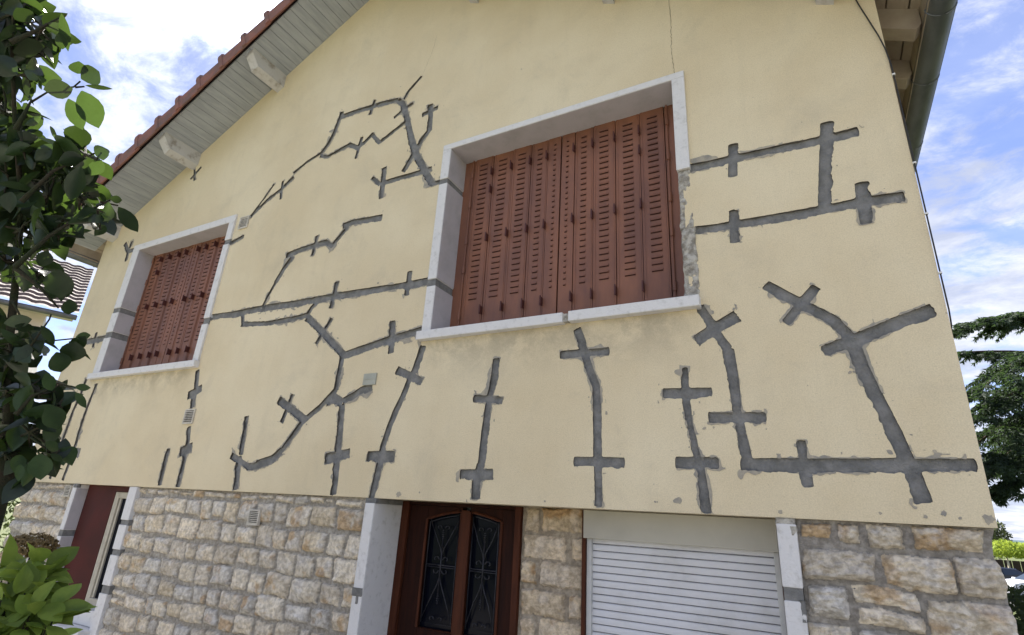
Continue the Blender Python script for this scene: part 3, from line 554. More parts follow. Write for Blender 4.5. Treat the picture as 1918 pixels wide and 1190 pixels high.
# reveals and lintel undersides: their shade is put into a greyer paint
# ---------------------------------------------------------------- stone base
def stonework(name,x0,x1,z0,z1,hh,course,wid,seed,y=.03,rag_r=0,rag_l=0,rows=None,bulge=.022,splitp=.03,rough=1.,rust=.10,zfine=None,fixed=None,label=None,parent=HOUSE,tint=(1,1,1)):
    rs=random.Random(seed); nxg=int((x1-x0)/hh)+1; nzg=int((z1-z0)/hh)+1
    gx_=np.linspace(x0,x1,nxg); gz_=np.linspace(z0,z1,nzg)
    if zfine: gz_=np.concatenate([np.arange(z0,zfine,.03),np.linspace(zfine,z1,int((z1-zfine)/hh)+1)]); nzg=len(gz_)
    X,Z=np.meshgrid(gx_,gz_,indexing='ij')
    Hh=np.zeros(X.shape); C=np.zeros(X.shape+(3,)); 
    mort=np.array([.26,.245,.218]) if rough>1.2 else np.array([.31,.29,.25]); C[:]=mort; C*=(1+.25*vn.fbm(X+seed,Z,18,4))[...,None]; C[...,0]+=0
    Hh+=.004*vn.fbm(X,Z,25,4)
    Xw=X+.010*vn2(X+seed,Z,7)*2+.008*vn3(X,Z,22); Zw=Z+.012*vn3(X+seed,Z,5)*2+.008*vn(X,Z,22)
    zt=z1; stones=[]; row=0
    while zt>z0:
        if rows and row<len(rows): ch=rows[row]
        else: ch=rs.uniform(*course)
        zb=zt-ch; xx=x0-rs.uniform(0,wid[1]*.8)
        while xx<x1:
            w=rs.uniform(*wid)
            if rs.random()<.16 and wid[1]<.5: w*=.62
            if rs.random()<splitp and w>.2:
                mid=zb+ch*rs.uniform(.42,.58); stones.append((xx,xx+w,zb,mid)); stones.append((xx,xx+w,mid,zt))
            else: stones.append((xx,xx+w,zb+rs.uniform(-.012,.012),zt+rs.uniform(-.012,.012)))
            xx+=w
        zt=zb; row+=1
    if fixed:
        zl=min(q[2] for q in fixed)+.05; stones=[q for q in stones if q[3]<zl+.03]+list(fixed)
    pal=[(.55,.49,.385),(.52,.465,.37),(.59,.535,.43),(.50,.455,.375),(.54,.47,.35),(.49,.465,.41),(.57,.51,.40)]
    for (a,b,c,d) in stones:
        i0=max(0,int((a-x0)/hh)-3); i1=min(nxg,int((b-x0)/hh)+5); j0=max(0,int(np.searchsorted(gz_,c-.02))-1); j1=min(nzg,int(np.searchsorted(gz_,d+.02))+1)
        if i1<=i0 or j1<=j0: continue
        gap=rs.uniform(.011,.017); x=Xw[i0:i1,j0:j1]; zz=Zw[i0:i1,j0:j1]; X_=X[i0:i1,j0:j1]; Z_=Z[i0:i1,j0:j1]
        cx_,cz_=(a+b)/2,(c+d)/2; hw=(b-a)/2-gap; hz=(d-c)/2-gap; rr=min(hw,hz)*rs.uniform(.06,.24)
        sh=rs.uniform(-.08,.08)
        qx=np.abs(x-cx_+sh*(zz-cz_))-(hw-rr); qz=np.abs(zz-cz_)-(hz-rr)
        sdf=rr-(np.sqrt(np.maximum(qx,0)**2+np.maximum(qz,0)**2)+np.minimum(np.maximum(qx,qz),0))
        sdf=sdf+.006*vn(X_+a*3,Z_,30)+.006*vn2(X_,Z_+a*5,80)
        ins=sdf>0; e=np.clip(sdf/.009,0,1)**.5; e2=np.clip(sdf/.035,0,1)**.6
        tilt=rs.uniform(-.06,.06)*(x-cx_)+rs.uniform(-.07,.07)*(zz-cz_)
        o1,o2=rs.uniform(0,90),rs.uniform(0,90)
        rock=.030*np.abs(vn.fbm(X_*.7+o1,Z_*1.4+o2,11,4,.55))+.006*vn2.fbm(X_*.5+o2,Z_*1.6+o1,45,3,.6)+.004*vn3(X_+o1,Z_,90)
        # flaked planes
        q=np.round(vn3.fbm(X_*.6+o2,Z_+o1,7,2)*5)/5*.016
        H_=.014*e+bulge*e2*rs.uniform(.55,1.15)+(tilt-rock+q)*e*rough+.004
        Hh[i0:i1,j0:j1]=np.where(ins,H_,Hh[i0:i1,j0:j1])
        base=np.array(rs.choice(pal))*rs.uniform(.88,1.12)
        om=vn2.fbm(X_+o1,Z_+o2,9,4)+(.16 if rs.random()<rust else -.14)
        k=np.clip((om-.12)/.22,0,1)[...,None]*.7
        cc=base*(1+.22*vn.fbm(X_+o2,Z_+o1,14,4)[...,None])
        cc=cc*(1-k)+np.array([.40,.265,.13])*k
        gm=np.clip((vn3.fbm(X_+o2,Z_+o1,12,4)-.16)/.2,0,1)[...,None]*.5
        cc=cc*(1-gm)+np.array([.58,.56,.52])*gm
        C[i0:i1,j0:j1]=np.where(ins[...,None],cc,C[i0:i1,j0:j1])
    C=np.clip(C*np.array(tint),.02,.9)
    Xo=X.copy()
    if rag_r:
        t=np.clip((X-(x1-.12))/.12,0,1); Xo=X+t*(rag_r*(vn.fbm(7.7+0*X,Z,5.5,3)*1.6+.35)-.0)
    V_=np.stack([Xo,y-Hh,Z],-1).reshape(-1,3)
    me=bpy.data.meshes.new(name); nv=len(V_); nf=(nxg-1)*(nzg-1)
    idx=np.arange(nxg*nzg).reshape(nxg,nzg); Q=np.stack([idx[:-1,:-1],idx[1:,:-1],idx[1:,1:],idx[:-1,1:]],-1).reshape(-1)
    me.vertices.add(nv); me.vertices.foreach_set('co',V_.reshape(-1).astype(np.float32))
    me.loops.add(nf*4); me.loops.foreach_set('vertex_index',Q.astype(np.int32)); me.polygons.add(nf)
    me.polygons.foreach_set('loop_start',np.arange(0,nf*4,4,dtype=np.int32))
    me.update(calc_edges=True); me.polygons.foreach_set('use_smooth',[True]*nf)
    ca=me.color_attributes.new('col','FLOAT_COLOR','POINT'); ca.data.foreach_set('color',np.concatenate([C.reshape(-1,3),np.ones((nv,1))],1).reshape(-1).astype(np.float32))
    me.materials.append(M_STONE); me.validate()
    o=bpy.data.objects.new(name,me); col.objects.link(o); o.parent=parent; o.matrix_parent_inverse=Matrix.Translation(-Vector(parent.location))
    if label: o['label']=label
    return o
z=ZC
FIXR=[(-0.103, 0.035, 2.035, 2.121), (0.034, 0.135, 2.029, 2.124), (0.142, 0.294, 2.018, 2.129), (0.297, 0.553, 2.018, 2.13), (-0.111, 0.187, 1.869, 2.022), (0.185, 0.427, 1.865, 2.02), (0.409, 0.575, 1.868, 2.022), (-0.105, 0.067, 1.727, 1.874), (0.067, 0.303, 1.792, 1.882), (0.069, 0.315, 1.715, 1.801), (0.303, 0.575, 1.705, 1.869), (-0.117, 0.067, 1.576, 1.732), (0.065, 0.296, 1.561, 1.719), (.296,.575,1.55,1.70)]
FIXP=[(-1.555, -1.452, 1.974, 2.119), (-1.451, -1.165, 1.979, 2.132), (-1.558, -1.281, 1.832, 1.982), (-1.271, -1.167, 1.848, 1.978), (-1.564, -1.447, 1.7, 1.837), (-1.445, -1.168, 1.701, 1.848), (-1.568, -1.283, 1.544, 1.694), (-1.28, -1.169, 1.556, 1.697), (-1.566, -1.446, 1.401, 1.539), (-1.445, -1.173, 1.41, 1.558)]
stonework('stone_wall',-7.22,-6.19,.0,z+.069,.010,(.155,.175),(.15,.30),21,rows=[.062,.148,.150,.145,.14,.135],zfine=.85,label='stone base at the far left behind the leaves')
stonework('stone_wall',-5.135,-2.545,.0,z+.069,.006,(.155,.175),(.15,.275),5,bulge=.015,rows=[.060,.148,.155,.145,.143,.132,.128,.14],rough=.65,rust=.05,zfine=.85,label='stone base between the narrow window and the front door')
stonework('stone_wall',-.104,.553,.0,z+.069,.0036,(.15,.18),(.17,.32),14,rows=[.105,.155,.16,.17,.17],zfine=1.5,fixed=FIXR,rag_r=.05,bulge=.030,splitp=.10,rust=.35,rough=1.5,label='rugged stone base at the right hand corner')
stonework('stone_wall',-1.585,-1.165,.0,z+.069,.006,(.155,.175),(.20,.30),33,y=.285,zfine=1.3,fixed=FIXP,rows=[.115,.15,.155,.16,.16],bulge=.012,label='stone pier between the front door and the roller shutter',tint=(1.0,.93,.84))
b=MB()   # plain masonry behind the stone facing
b.box(-7.2,-6.19,.036,9,0,z+.06); b.box(-5.135,-2.545,.036,9,0,z+.06); b.box(-.104,.54,.036,9,0,z+.06); b.box(-6.19,-5.135,.30,8.9,0,z+.06); b.box(-2.545,-.104,.33,8.9,0,z+.06)
b.box(-6.19,-5.135,.036,.30,0,z-1.09)
b.build('masonry_core',M_MORT,HOUSE)
# ---------------------------------------------------------------- narrow window at the left of the base
m=MB()
def pieces(x0,x1,y0,y1,cuts,top,bot):
    zz=bot
    for a,b_ in sorted(cuts):
        m.box(x0,x1,y0,y1,zz,a,0,.005); zz=b_
    m.box(x0,x1,y0,y1,zz,top,0,.005)
lc=[(z-.39,z-.335),(z-.53,z-.48)]; rc=[(z-.24,z-.20),(z-.475,z-.43),(z-.76,z-.70)]
r=MB()
r.box(-5.64,-5.575,.095,.16,z-.90,z+.019,0,.004); r.box(-5.5745,-5.548,.108,.16,z-.84,z-.035,0,.003); r.box(-5.5745,-5.247,.095,.16,z-.0345,z+.019,0,.004); r.box(-5.5745,-5.247,.095,.16,z-.90,z-.8405,0,.004)
SW=r.build('window',M_CREAM,HOUSE); SW['label']='narrow ground floor window with maroon shutter and cream frame, white jambs cut by mortar'
pieces(-6.195,-6.128,-.012,.30,lc,z+.066,z-.95); m.build('jamb',M_WHITE,SW)
m=MB(); pieces(-5.247,-5.134,-.012,.30,rc,z+.066,z-1.1); m.build('jamb',M_WHITE,SW)
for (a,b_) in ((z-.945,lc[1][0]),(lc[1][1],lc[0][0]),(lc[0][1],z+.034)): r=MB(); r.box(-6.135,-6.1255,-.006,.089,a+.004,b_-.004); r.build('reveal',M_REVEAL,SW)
for a,b_ in lc: r=MB(); r.box(-6.198,-6.134,-.004,.30,a-.003,b_+.003); r.build('jamb_repair',M_MORT,SW)
for a,b_ in rc: r=MB(); r.box(-5.241,-5.130,-.004,.30,a-.003,b_+.003); r.build('jamb_repair',M_MORT,SW)
r=MB(); r.box(-6.18,-6.122,-.016,.02,z+.035,z+.068,0,.004); r.build('jamb_repair',M_MORT,SW)
r=MB(); r.box(-6.124,-5.642,.09,.13,z-.98,z+.068,0,.004); r.build('shutter_leaf',M_MAROON,SW)
r=MB(); r.box(-5.641,-5.247,.075,.12,z+.022,z+.068); r.build('head_rail',M_MAROON,SW)
r=MB(); r.box(-5.549,-5.247,.122,.132,z-.86,z-.03); r.build('glass_pane',M_GLASS,SW)
r=MB(); r.box(-5.64,-5.20,.02,.30,z-1.02,z-.905,0,.006); r.build('threshold',M_WHITE,SW)
r=MB(); r.box(-6.09,-5.22,-.10,.30,z-1.10,z-1.024,0,.012); r.build('sill',M_WHITE,SW)
# ---------------------------------------------------------------- front door
m=MB(); m.box(-2.547,-2.468,-.018,.36,0.02,z+.040,0,.009); P_=m.build('door_pillar',M_WHITE,HOUSE); P_['label']='white painted pillar at the left of the front door'
r=MB(); r.box(-2.549,-2.464,-.014,.36,z+.038,z+.069); r.build('pillar_repair',M_MORT,P_)
o=rough_strip(-2.552,-2.47,z-.49,z-.445,'pillar_repair',P_,M_MORT,-.022,.008,seed=3,edge=.006)
o=rough_strip(-2.515,-2.492,z-.53,z-.487,'pillar_repair',P_,M_MORT,-.020,.008,seed=6,edge=.006)
yd=.275
m=MB()
m.box(-2.468,-2.412,yd-.02,yd+.06,.03,z+.068,1,.004); m.box(-1.612,-1.572,yd-.02,yd+.06,.03,z+.068,1,.004); m.box(-2.411,-1.613,yd-.012,yd+.05,z+.048,z+.068,0,.003)
D=m.build('front_door',[M_BROWN,M_BROWN2],HOUSE); D['label']='dark stained timber front door with two arched glazed panels'
xL0,xL1,xR0,xR1=-2.262,-1.997,-1.937,-1.707; zgb=z-.655
def arc(x):   # eyebrow curve over both panels
    t=(x+1.967)/.30; return z+.022-.060*min(1,abs(t))**1.7
m=MB()
m.box(-2.408,xL0,yd,yd+.05,.05,z+.046,0,.003); m.box(xR1,-1.616,yd,yd+.05,.05,z+.046,0,.003)
m.box(xL1,xR0,yd-.012,yd+.05,.05,z+.030,1,.005)
m.box(xL0+.0005,xL1-.0005,yd+.001,yd+.05,.05,zgb,0,.003); m.box(xR0+.0005,xR1-.0005,yd+.001,yd+.05,.05,zgb,0,.003)
for a,b_ in ((xL0,xL1),(xR0,xR1)):
    xs_=np.linspace(a+.0005,b_-.0005,12); m.poly([(x,arc(x)) for x in xs_]+[(b_-.0005,z+.046),(a+.0005,z+.046)],(yd+.001,yd+.05),0)
m.build('door_leaf',[M_BROWN,M_BROWN2],D)
for a,b_ in ((xL0,xL1),(xR0,xR1)):
    q=MB(); xs_=np.linspace(a,b_,12)
    path=[(a,yd-.004,zgb)]+[(x,yd-.004,arc(x)) for x in xs_]+[(b_,yd-.004,zgb),(a,yd-.004,zgb)]
    q.tube(path,.009,6); q.build('glazing_bead',M_BROWN2,D)
    q=MB(); q.poly([(x,arc(x)+.01) for x in xs_]+[(b_,zgb-.01),(a,zgb-.01)],(yd+.030,yd+.038)); q.build('glass_pane',M_GLASS,D)
    # wrought iron grille
    q=MB(); y=yd+.006; c=(a+b_)/2; hw=(b_-a)/2-.022; zt_=arc(c)-.025; r_=.0042
    q.tube([(c-hw,y,zgb+.03)]+[(x,y,arc(x)-.022) for x in np.linspace(c-hw,c+hw,9)]+[(c+hw,y,zgb+.03),(c-hw,y,zgb+.03)],r_)
    zb0=z-.300
    q.tube([(c-hw,y,zb0),(c+hw,y,zb0)],r_); q.tube([(c-hw,y,zb0-.012),(c+hw,y,zb0-.012)],.003)
    q.tube([(c,y-.002,z-.14),(c,y-.002,z-.47)],.0045)
    for k in range(5): q.tube([(c,y-.002,z-.15+.012*k),(c,y-.002,z-.142+.012*k)],[.003,.010-.0012*abs(k-2)],6)
    for k in range(5): q.tube([(c,y-.002,z-.46-.012*k),(c,y-.002,z-.468-.012*k)],[.010-.0012*abs(k-2),.003],6)
    for sx_ in (-1,1):
        q.tube([(c,y,zb0+.05),(c+sx_*.015,y,zb0+.10),(c+sx_*.05,y,zb0+.16),(c+sx_*hw,y,zb0+.27)],.0034)
        q.tube([(c,y,zb0-.06),(c+sx_*.015,y,zb0-.11),(c+sx_*.05,y,zb0-.18),(c+sx_*hw,y,zgb+.05)],.0034)
        for sz in (-1,1):
            for cz,rad in ((zb0+sz*.030,.026),):
                pts=[(c+sx_*(.012+rad+ (rad*(1-.09*k))*math.cos(math.pi+k*.42)),y-.003,cz+sz*((rad*(1-.09*k))*math.sin(k*.42))) for k in range(11)]
                q.tube(pts,.0036)
        for cz in (zgb+.055,zt_-.06):
            pts=[(c+sx_*(.035+ (.022*(1-.09*k))*math.cos(math.pi+k*.42)),y-.003,cz+((.022*(1-.09*k))*math.sin(k*.42))) for k in range(11)]
            q.tube(pts,.0034)
    q.build('iron_grille',M_IRON,D,True)
q=MB()
for a,b_ in ((xL0-.02,xL1),(xR0,xR1+.02)): q.box(a,b_,yd-.008,yd+.0,.18,zgb-.14,0,.006)
q.build('door_panel',M_BROWN,D)
q=MB(); q.tube([(-1.965,yd-.012,1.02),(-1.965,yd-.06,1.02),(-1.885,yd-.062,1.015)],.009,8); q.box(-1.982,-1.948,yd-.018,yd-.010,.93,1.10,0,.003); q.build('door_handle',M_RIM,D)
# ---------------------------------------------------------------- roller shutter
m=MB()
n_=56; p_=.0352; zt=z-.070
for k in range(n_):
    z1_=zt-k*p_; z0_=z1_-p_+.0022
    xa_,xb_=-1.128,-.215; prof=[(.262,z1_),(.255,z1_-.004),(.2535,(z0_+z1_)/2),(.255,z0_+.003),(.262,z0_)]
    v_=[(x,y,zz) for x in (xa_,xb_) for y,zz in prof]; m.add(v_,[(i,i+1,i+6,i+5) for i in range(4)],0)
    m.add([(xa_,.264,z0_),(xb_,.264,z0_),(xb_,.264,z0_-.0023),(xa_,.264,z0_-.0023)],[(0,1,2,3)],1)
RS=m.build('roller_shutter',[M_PVC,M_DARK],HOUSE); RS['label']='closed pale slatted roller shutter under a beige box'
q=MB(); q.box(-1.158,-.196,.20,.33,z-.078,z+.067,0,.004); q.build('shutter_box',M_BOX,RS)
for a,b_ in ((-1.150,-1.122),(-.222,-.198)):
    q=MB(); q.box(a,b_,.235,.275,.0,z-.079,0,.003); q.build('guide_rail',M_GUIDE,RS)
for a,b_ in ((-1.171,-1.1505),(-.1975,-.182)):
    q=MB(); q.box(a,b_,.215,.32,.0,z+.066,0,.002); q.build('brown_jamb',M_BROWN2,RS)
m=MB(); m.box(-.182,-.104,-.016,.34,z-.205,z+.045,0,.006); m.box(-.182,-.104,-.016,.34,.02,z-.255,0,.006)
P2=m.build('shutter_pillar',M_WHITE,HOUSE); P2['label']='white painted pillar at the right of the roller shutter'
r=MB(); r.box(-.179,-.106,-.010,.34,z-.257,z-.203); r.build('pillar_repair',M_MORT,P2)
rough_strip(-.182,-.106,z+.036,z+.069,'pillar_repair',P2,M_CONC,-.012,.010,seed=12,edge=.008)
rough_strip(-.126,-.102,z-.33,z-.25,'pillar_repair',P2,M_MORT,-.018,.006,seed=13,edge=.012)
rough_strip(-.128,-.104,z+.0,z+.036,'pillar_repair',P2,M_CONC,-.018,.006,seed=14,edge=.010)
# lintel shadow board over door/pier
# ---------------------------------------------------------------- vents and hatch
def vent(cx_,cz_,w,hh_,y,n_,lab):
    m=MB(); t=.010; x0,x1,z0,z1=cx_-w/2,cx_+w/2,z+cz_-hh_/2,z+cz_+hh_/2
    for q in ((x0,x1,z1-t,z1),(x0,x1,z0,z0+t),(x0,x0+t,z0+t,z1-t),(x1-t,x1,z0+t,z1-t)): m.box(q[0],q[1],y-.010,y+.012,q[2],q[3])
    V_=m.build('air_vent',M_VENT,HOUSE); V_['label']=lab
    m=MB(); m.box(x0+t,x1-t,y+.004,y+.010,z0+t,z1-t); m.build('vent_back',M_DARK,V_)
    st=(z1-z0-2*t)/n_
    m=MB()
    for k in range(n_):
        zz=z0+t+st*(k+.15); v_=[(x0+t,y-.008,zz),(x1-t,y-.008,zz),(x1-t,y+.004,zz+st*.52),(x0+t,y+.004,zz+st*.52)]; m.add(v_,[(0,1,2,3)])
        m.box(x0+t,x1-t,y-.009,y-.006,zz-.001,zz+st*.36)
    m.build('vent_slat',M_VENT,V_)
vent(-4.60,2.53,.13,.13,-.004,7,'small slatted air vent at the right of the far window'); vent(-4.665,.655,.135,.125,-.004,7,'slatted air vent in the middle of the repair under the far window')
vent(-3.585,-.10,.115,.105,.0,7,'slatted air vent set in the stone base'); vent(-6.285,-.0,.105,.10,.0,6,'slatted air vent beside the narrow window')
m=MB(); x0,x1,z0,z1=-2.735,-2.618,z+.812,z+.895
m.box(x0,x1,-.010,.012,z0,z1,0,.003); m.box(x0+.006,x1-.006,-.0125,-.009,(z0+z1)/2-.002,(z0+z1)/2+.002)
o=m.build('hatch_cover',M_HATCH,HOUSE); o['label']='small grey green plastic meter cover'
# ---------------------------------------------------------------- roof
OV=.47; sl=.52; cosr=1/math.sqrt(1+sl*sl); XL,XR=X0-.27,X1+.27
m=MB()
for s_,xe in ((-1,XL),(1,XR)):
    for (yo,y1_) in ((-OV+.02,9.4),):
        xr=XM; zr=ZC+4.93; ze=zr-sl*abs(xe-XM)
        v_=[(xr,yo,zr+.035),(xe,yo,ze+.035),(xe,y1_,ze+.035),(xr,y1_,zr+.035),(xr,yo,zr+.12),(xe,yo,ze+.12),(xe,y1_,ze+.12),(xr,y1_,zr+.12)]
        m.add(v_,[(0,1,2,3),(4,7,6,5),(0,4,5,1),(1,5,6,2),(2,6,7,3)])
ROOF=m.build('roof',M_TILE,HOUSE)
# rake tiles, lapped down both slopes
for s_,xe in ((-1,XL),(1,XR)):
    m=MB(); Ls=abs(xe-XM)/cosr; n_=int(Ls/.315)
    d=Vector((s_*cosr,0,-sl*cosr)); nrm=Vector((s_*sl*cosr,0,cosr))
    for k in range(n_+1):
        o0=Vector((XM,0,ZC+4.93))+d*(k*Ls/n_-.02); o1=o0+d*(Ls/n_+.055)
        prof=[(-OV-.035,-.055),(-OV-.035,.085),(-OV-.025,.135),(-OV+.0,.165),(-OV+.05,.18),(-OV+.11,.165),(-OV+.15,.13),(-OV+.15,.10),(-OV-.018,.075),(-OV-.018,-.055)]
        def ring(o,sc,up): return [o+Vector((0,-OV+(y+OV)*sc,0))+nrm*(w_*sc+up) for y,w_ in prof]
        jt=random.uniform(-.006,.006); r0=ring(o0,.86,-.004+jt); r1=ring(o0+(o1-o0)*.86,.98,.008+jt); r2=ring(o0+(o1-o0)*.865,1.20,.022+jt); r3=ring(o1,1.22,.024+jt); n2=len(prof)
        m.add(r0+r1+r2+r3,[(i+q*n2,(i+1)%n2+q*n2,(i+1)%n2+(q+1)*n2,i+(q+1)*n2) for i in range(n2) for q in range(3)]+[tuple(range(n2-1,-1,-1)),tuple(range(3*n2,4*n2))])
    m.build('rake_tiles',M_TILE,ROOF)
# front soffit boards, running out from the wall
m=MB()
for s_ in (-1,1):
    x=0.
    while x<4.18:
        xa_,xb_=XM+s_*x,XM+s_*(x+.082); za,zb_=ZC+4.93-sl*x,ZC+4.93-sl*(x+.082)
        v_=[(xa_,-OV+.03,za),(xb_,-OV+.03,zb_),(xb_,.0,zb_),(xa_,.0,za),(xa_,-OV+.03,za+.02),(xb_,-OV+.03,zb_+.02),(xb_,0,zb_+.02),(xa_,0,za+.02)]
        m.add(v_,[(0,1,2,3),(0,4,5,1),(4,7,6,5),(0,3,7,4),(1,5,6,2)]); x+=.0865
SOF=m.build('front_soffit',M_SOFF,ROOF)
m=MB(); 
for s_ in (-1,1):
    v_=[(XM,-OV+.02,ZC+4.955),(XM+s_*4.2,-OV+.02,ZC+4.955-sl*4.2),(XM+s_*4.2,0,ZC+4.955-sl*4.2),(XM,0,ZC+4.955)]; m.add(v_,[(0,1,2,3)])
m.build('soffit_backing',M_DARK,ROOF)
# purlin ends
for px_ in (XM,XM-1.22,XM+1.22,XM-2.44,XM+2.42,XM-3.72,XM+3.70):
    m=MB(); zz=zsoff(px_)+.02; w=.042; s_=0 if px_==XM else (1 if px_>XM else -1)
    v_=[]
    for x in (px_-w,px_+w):
        zt_=zsoff(x)+.01; v_+=[(x,-OV+.06,zt_),(x,-OV+.06,zt_-.06),(x,-OV+.15,zt_-.165),(x,.01,zt_-.165),(x,.01,zt_)]
        if px_==XM: v_=[(a,b_,max(c_,zt_-.08)) for a,b_,c_ in v_]
    m.add(v_,[(0,1,2,3,4),(9,8,7,6,5)]+[(i,(i+1)%5+0,(i+1)%5+5,i+5) for i in range(5)]); o=m.build('purlin',M_BEAM,ROOF)
# side eaves: boards running along the wall, rafter tails, gutter
for s_,xw,xe,lab in ((1,X1,XR,'dark zinc half round gutter along the right eave'),(-1,X0,XL,'zinc gutter at the left eave')):
    m=MB(); x=0
    while x<abs(xe-xw)-.01:
        xa_=xw+s_*(x-.02); xb_=xw+s_*min(x+.072,abs(xe-xw)); f_=lambda q:ZC+4.93-sl*abs(q-XM)
        v_=[(xa_,-.0,f_(xa_)),(xb_,-.0,f_(xb_)),(xb_,9.3,f_(xb_)),(xa_,9.3,f_(xa_)),(xa_,0,f_(xa_)+.03),(xb_,0,f_(xb_)+.03),(xb_,9.3,f_(xb_)+.03),(xa_,9.3,f_(xa_)+.03)]
        m.add(v_,[(0,1,2,3),(0,3,7,4),(1,5,6,2),(0,4,5,1)]); x+=.100
    m.build('eave_boards',M_RAFT,ROOF)
    yy=.17
    while yy<9:
        m=MB(); v_=[]
        for y in (yy,yy+.09):
            xi=xw-s_*.05; xo=xe-s_*.055; v_+=[(xi,y,f_(xi)+.002),(xo,y,f_(xo)+.002),(xo,y,f_(xo)-.10),(xo-s_*.03,y,f_(xo)-.135),(xi,y,f_(xi)-.15)]
        m.add(v_,[(0,1,2,3,4),(9,8,7,6,5)]+[(i,(i+1)%5,(i+1)%5+5,i+5) for i in range(5)]); m.build('rafter_tail',M_RAFT,ROOF); yy+=.40
    m=MB(); xg=xe+s_*.015; zg=f_(xe)-.075; rg=.066; v_=[];n_=14
    ys=list(np.arange(-OV+.02,9.3,.5))
    prof=[(xg+s_*rg*math.cos(math.pi+math.pi*k/n_),zg+rg*math.sin(math.pi+math.pi*k/n_)) for k in range(n_+1)]
    prof2=[(xg+s_*(rg-.004)*math.cos(math.pi+math.pi*k/n_),zg+(rg-.004)*math.sin(math.pi+math.pi*k/n_)) for k in range(n_,-1,-1)]
    pr=prof+prof2; n2=len(pr)
    for y in ys: v_+=[(a,y,b_) for a,b_ in pr]
    ff=[(i*n2+k,i*n2+(k+1)%n2,(i+1)*n2+(k+1)%n2,(i+1)*n2+k) for i in range(len(ys)-1) for k in range(n2)]+[tuple(range(n2-1,-1,-1))]
    m.add(v_,ff); m.tube([(xg+s_*rg,y,zg+.004) for y in ys],.009,8)
    GU=m.build('gutter',M_ZINC,HOUSE,True); GU['label']=lab
    for y in (.08,.62,1.3,2.6,4.2):
        q=MB(); q.tube([(xg+s_*(rg+.002)*math.cos(math.pi+math.pi*k/12),y,zg+(rg+.002)*math.sin(math.pi+math.pi*k/12)) for k in range(13)],.0045,6); q.build('gutter_bracket',M_ZINC,GU)
    q=MB(); q.box(min(xe-s_*.05,xe-s_*.03),max(xe-s_*.05,xe-s_*.03),-OV+.03,9.3,f_(xe)-.10,f_(xe)+.03); q.build('fascia',M_RAFT,ROOF)
# cable along the corner
c=[(.435,-.012,z+3.05),(.491,-.012,z+2.816),(.508,-.012,z+2.73),(.525,-.012,z+2.655),(.541,-.012,z+2.58),(.556,-.012,z+2.512),(.571,-.012,z+2.42),(.581,-.010,z+2.30)]
c+=[(.583,-.004,z+2.25-.1*k) for k in range(0,14)]+[(.582,.01,z+.88),(.570,.05,z+.80)]
m=MB(); m.tube(c,.0034,6); CB=m.build('cable',M_CABLE,HOUSE)
for zz in (2.24,1.70,1.12,1.42): q=MB(); q.box(.576,.590,-.010,.003,z+zz,z+zz+.009,0,.002); q.build('cable_clip',M_CLIP,CB)
# ---------------------------------------------------------------- foreground magnolia
TREE=root('broadleaf_tree','dark leafy garden tree with broad glossy leaves at the left edge','tree',(TRUNK[0][0],TRUNK[0][1],0))
def leaf(m,base,tip,wr,nrm,curl=.12,fold=.25,mi=0,asy=0.):
    base=Vector(base); tip=Vector(tip); ax=tip-base; Ln=ax.length; ax.normalize(); nrm=Vector(nrm); nrm=(nrm-ax*nrm.dot(ax))
    if nrm.length<1e-3: nrm=ax.orthogonal()
    nrm.normalize(); sd_=ax.cross(nrm); W_=wr*Ln*.5
    prof=[(0,.06),(.12,.52),(.28,.86),(.46,1.0),(.64,.90),(.80,.60),(.92,.26),(1.,.0)]
    v=[]; 
    for t,w in prof:
        c=base+ax*(t*Ln)-nrm*(curl*Ln*(t*t)); k=w*W_
        v+=[c+sd_*k+nrm*fold*k, c+sd_*k*.5+nrm*fold*k*.35, c, c-sd_*k*.5+nrm*fold*k*.35, c-sd_*k+nrm*fold*k]
    f=[(i*5+j,i*5+j+1,(i+1)*5+j+1,(i+1)*5+j) for i in range(len(prof)-1) for j in range(4)]
    m.add(v,f,mi)
rnd=random.Random(4)
CP=Vector((0,-2.8,ZC))
m=MB()
def rv(r): return Vector((r.gauss(0,1),r.gauss(0,1),r.gauss(0,1))).normalized()
centers=[]
for bx,by,bz,br in BLOBS:
    c=Vector((bx,by,bz)); br*=.80; n_=int(58*(br/.1)**1.6)+2
    for k in range(min(n_,150)):
        u=rv(rnd)*br*rnd.random()**.42; u.x*=1.1
        p=c+u; p+= (p-CP).normalized()*rnd.uniform(-.05,.45)
        out=(u.normalized()*.7+rv(rnd)*.7+Vector((0,0,-.35))).normalized()
        Ln=rnd.uniform(.045,.105); n_v=(rv(rnd)*.75+Vector((0,0,.9))).normalized()
        leaf(m,p-out*Ln*.4,p+out*Ln*.6,rnd.uniform(.45,.80),n_v,rnd.uniform(-.1,.35),rnd.uniform(.0,.6)); centers.append((p,Vector((bx,by,bz))))
for b_,t_,w_ in EXPL:
    b_=Vector(b_); t_=Vector(t_); view=(CP-b_).normalized()
    leaf(m,b_,t_,w_,(view+rv(rnd)*.25),rnd.uniform(.0,.15),rnd.uniform(.05,.25))
m.build('crown',M_LEAF,TREE,True)
m=MB(); tp=[Vector(p) for p in TRUNK]; tp=[Vector((tp[0].x,tp[0].y,0)),Vector((tp[0].x,tp[0].y,.8))]+tp
m.tube(tp,[.075,.06,.05,.043,.036,.03,.022],12); m.build('trunk',M_BARK,TREE,True)
for i,tw in enumerate(TWIGS):
    m=MB(); n_=len(tw); r0=.017 if i==7 else (.0075 if i>7 else .003); m.tube([Vector(p)+ (rv(rnd)*.004) for p in tw],[max(.0022,r0*(1-.85*k/(n_-1))) for k in range(n_)],7); m.build('branch',M_BARK,TREE,True)
m=MB()
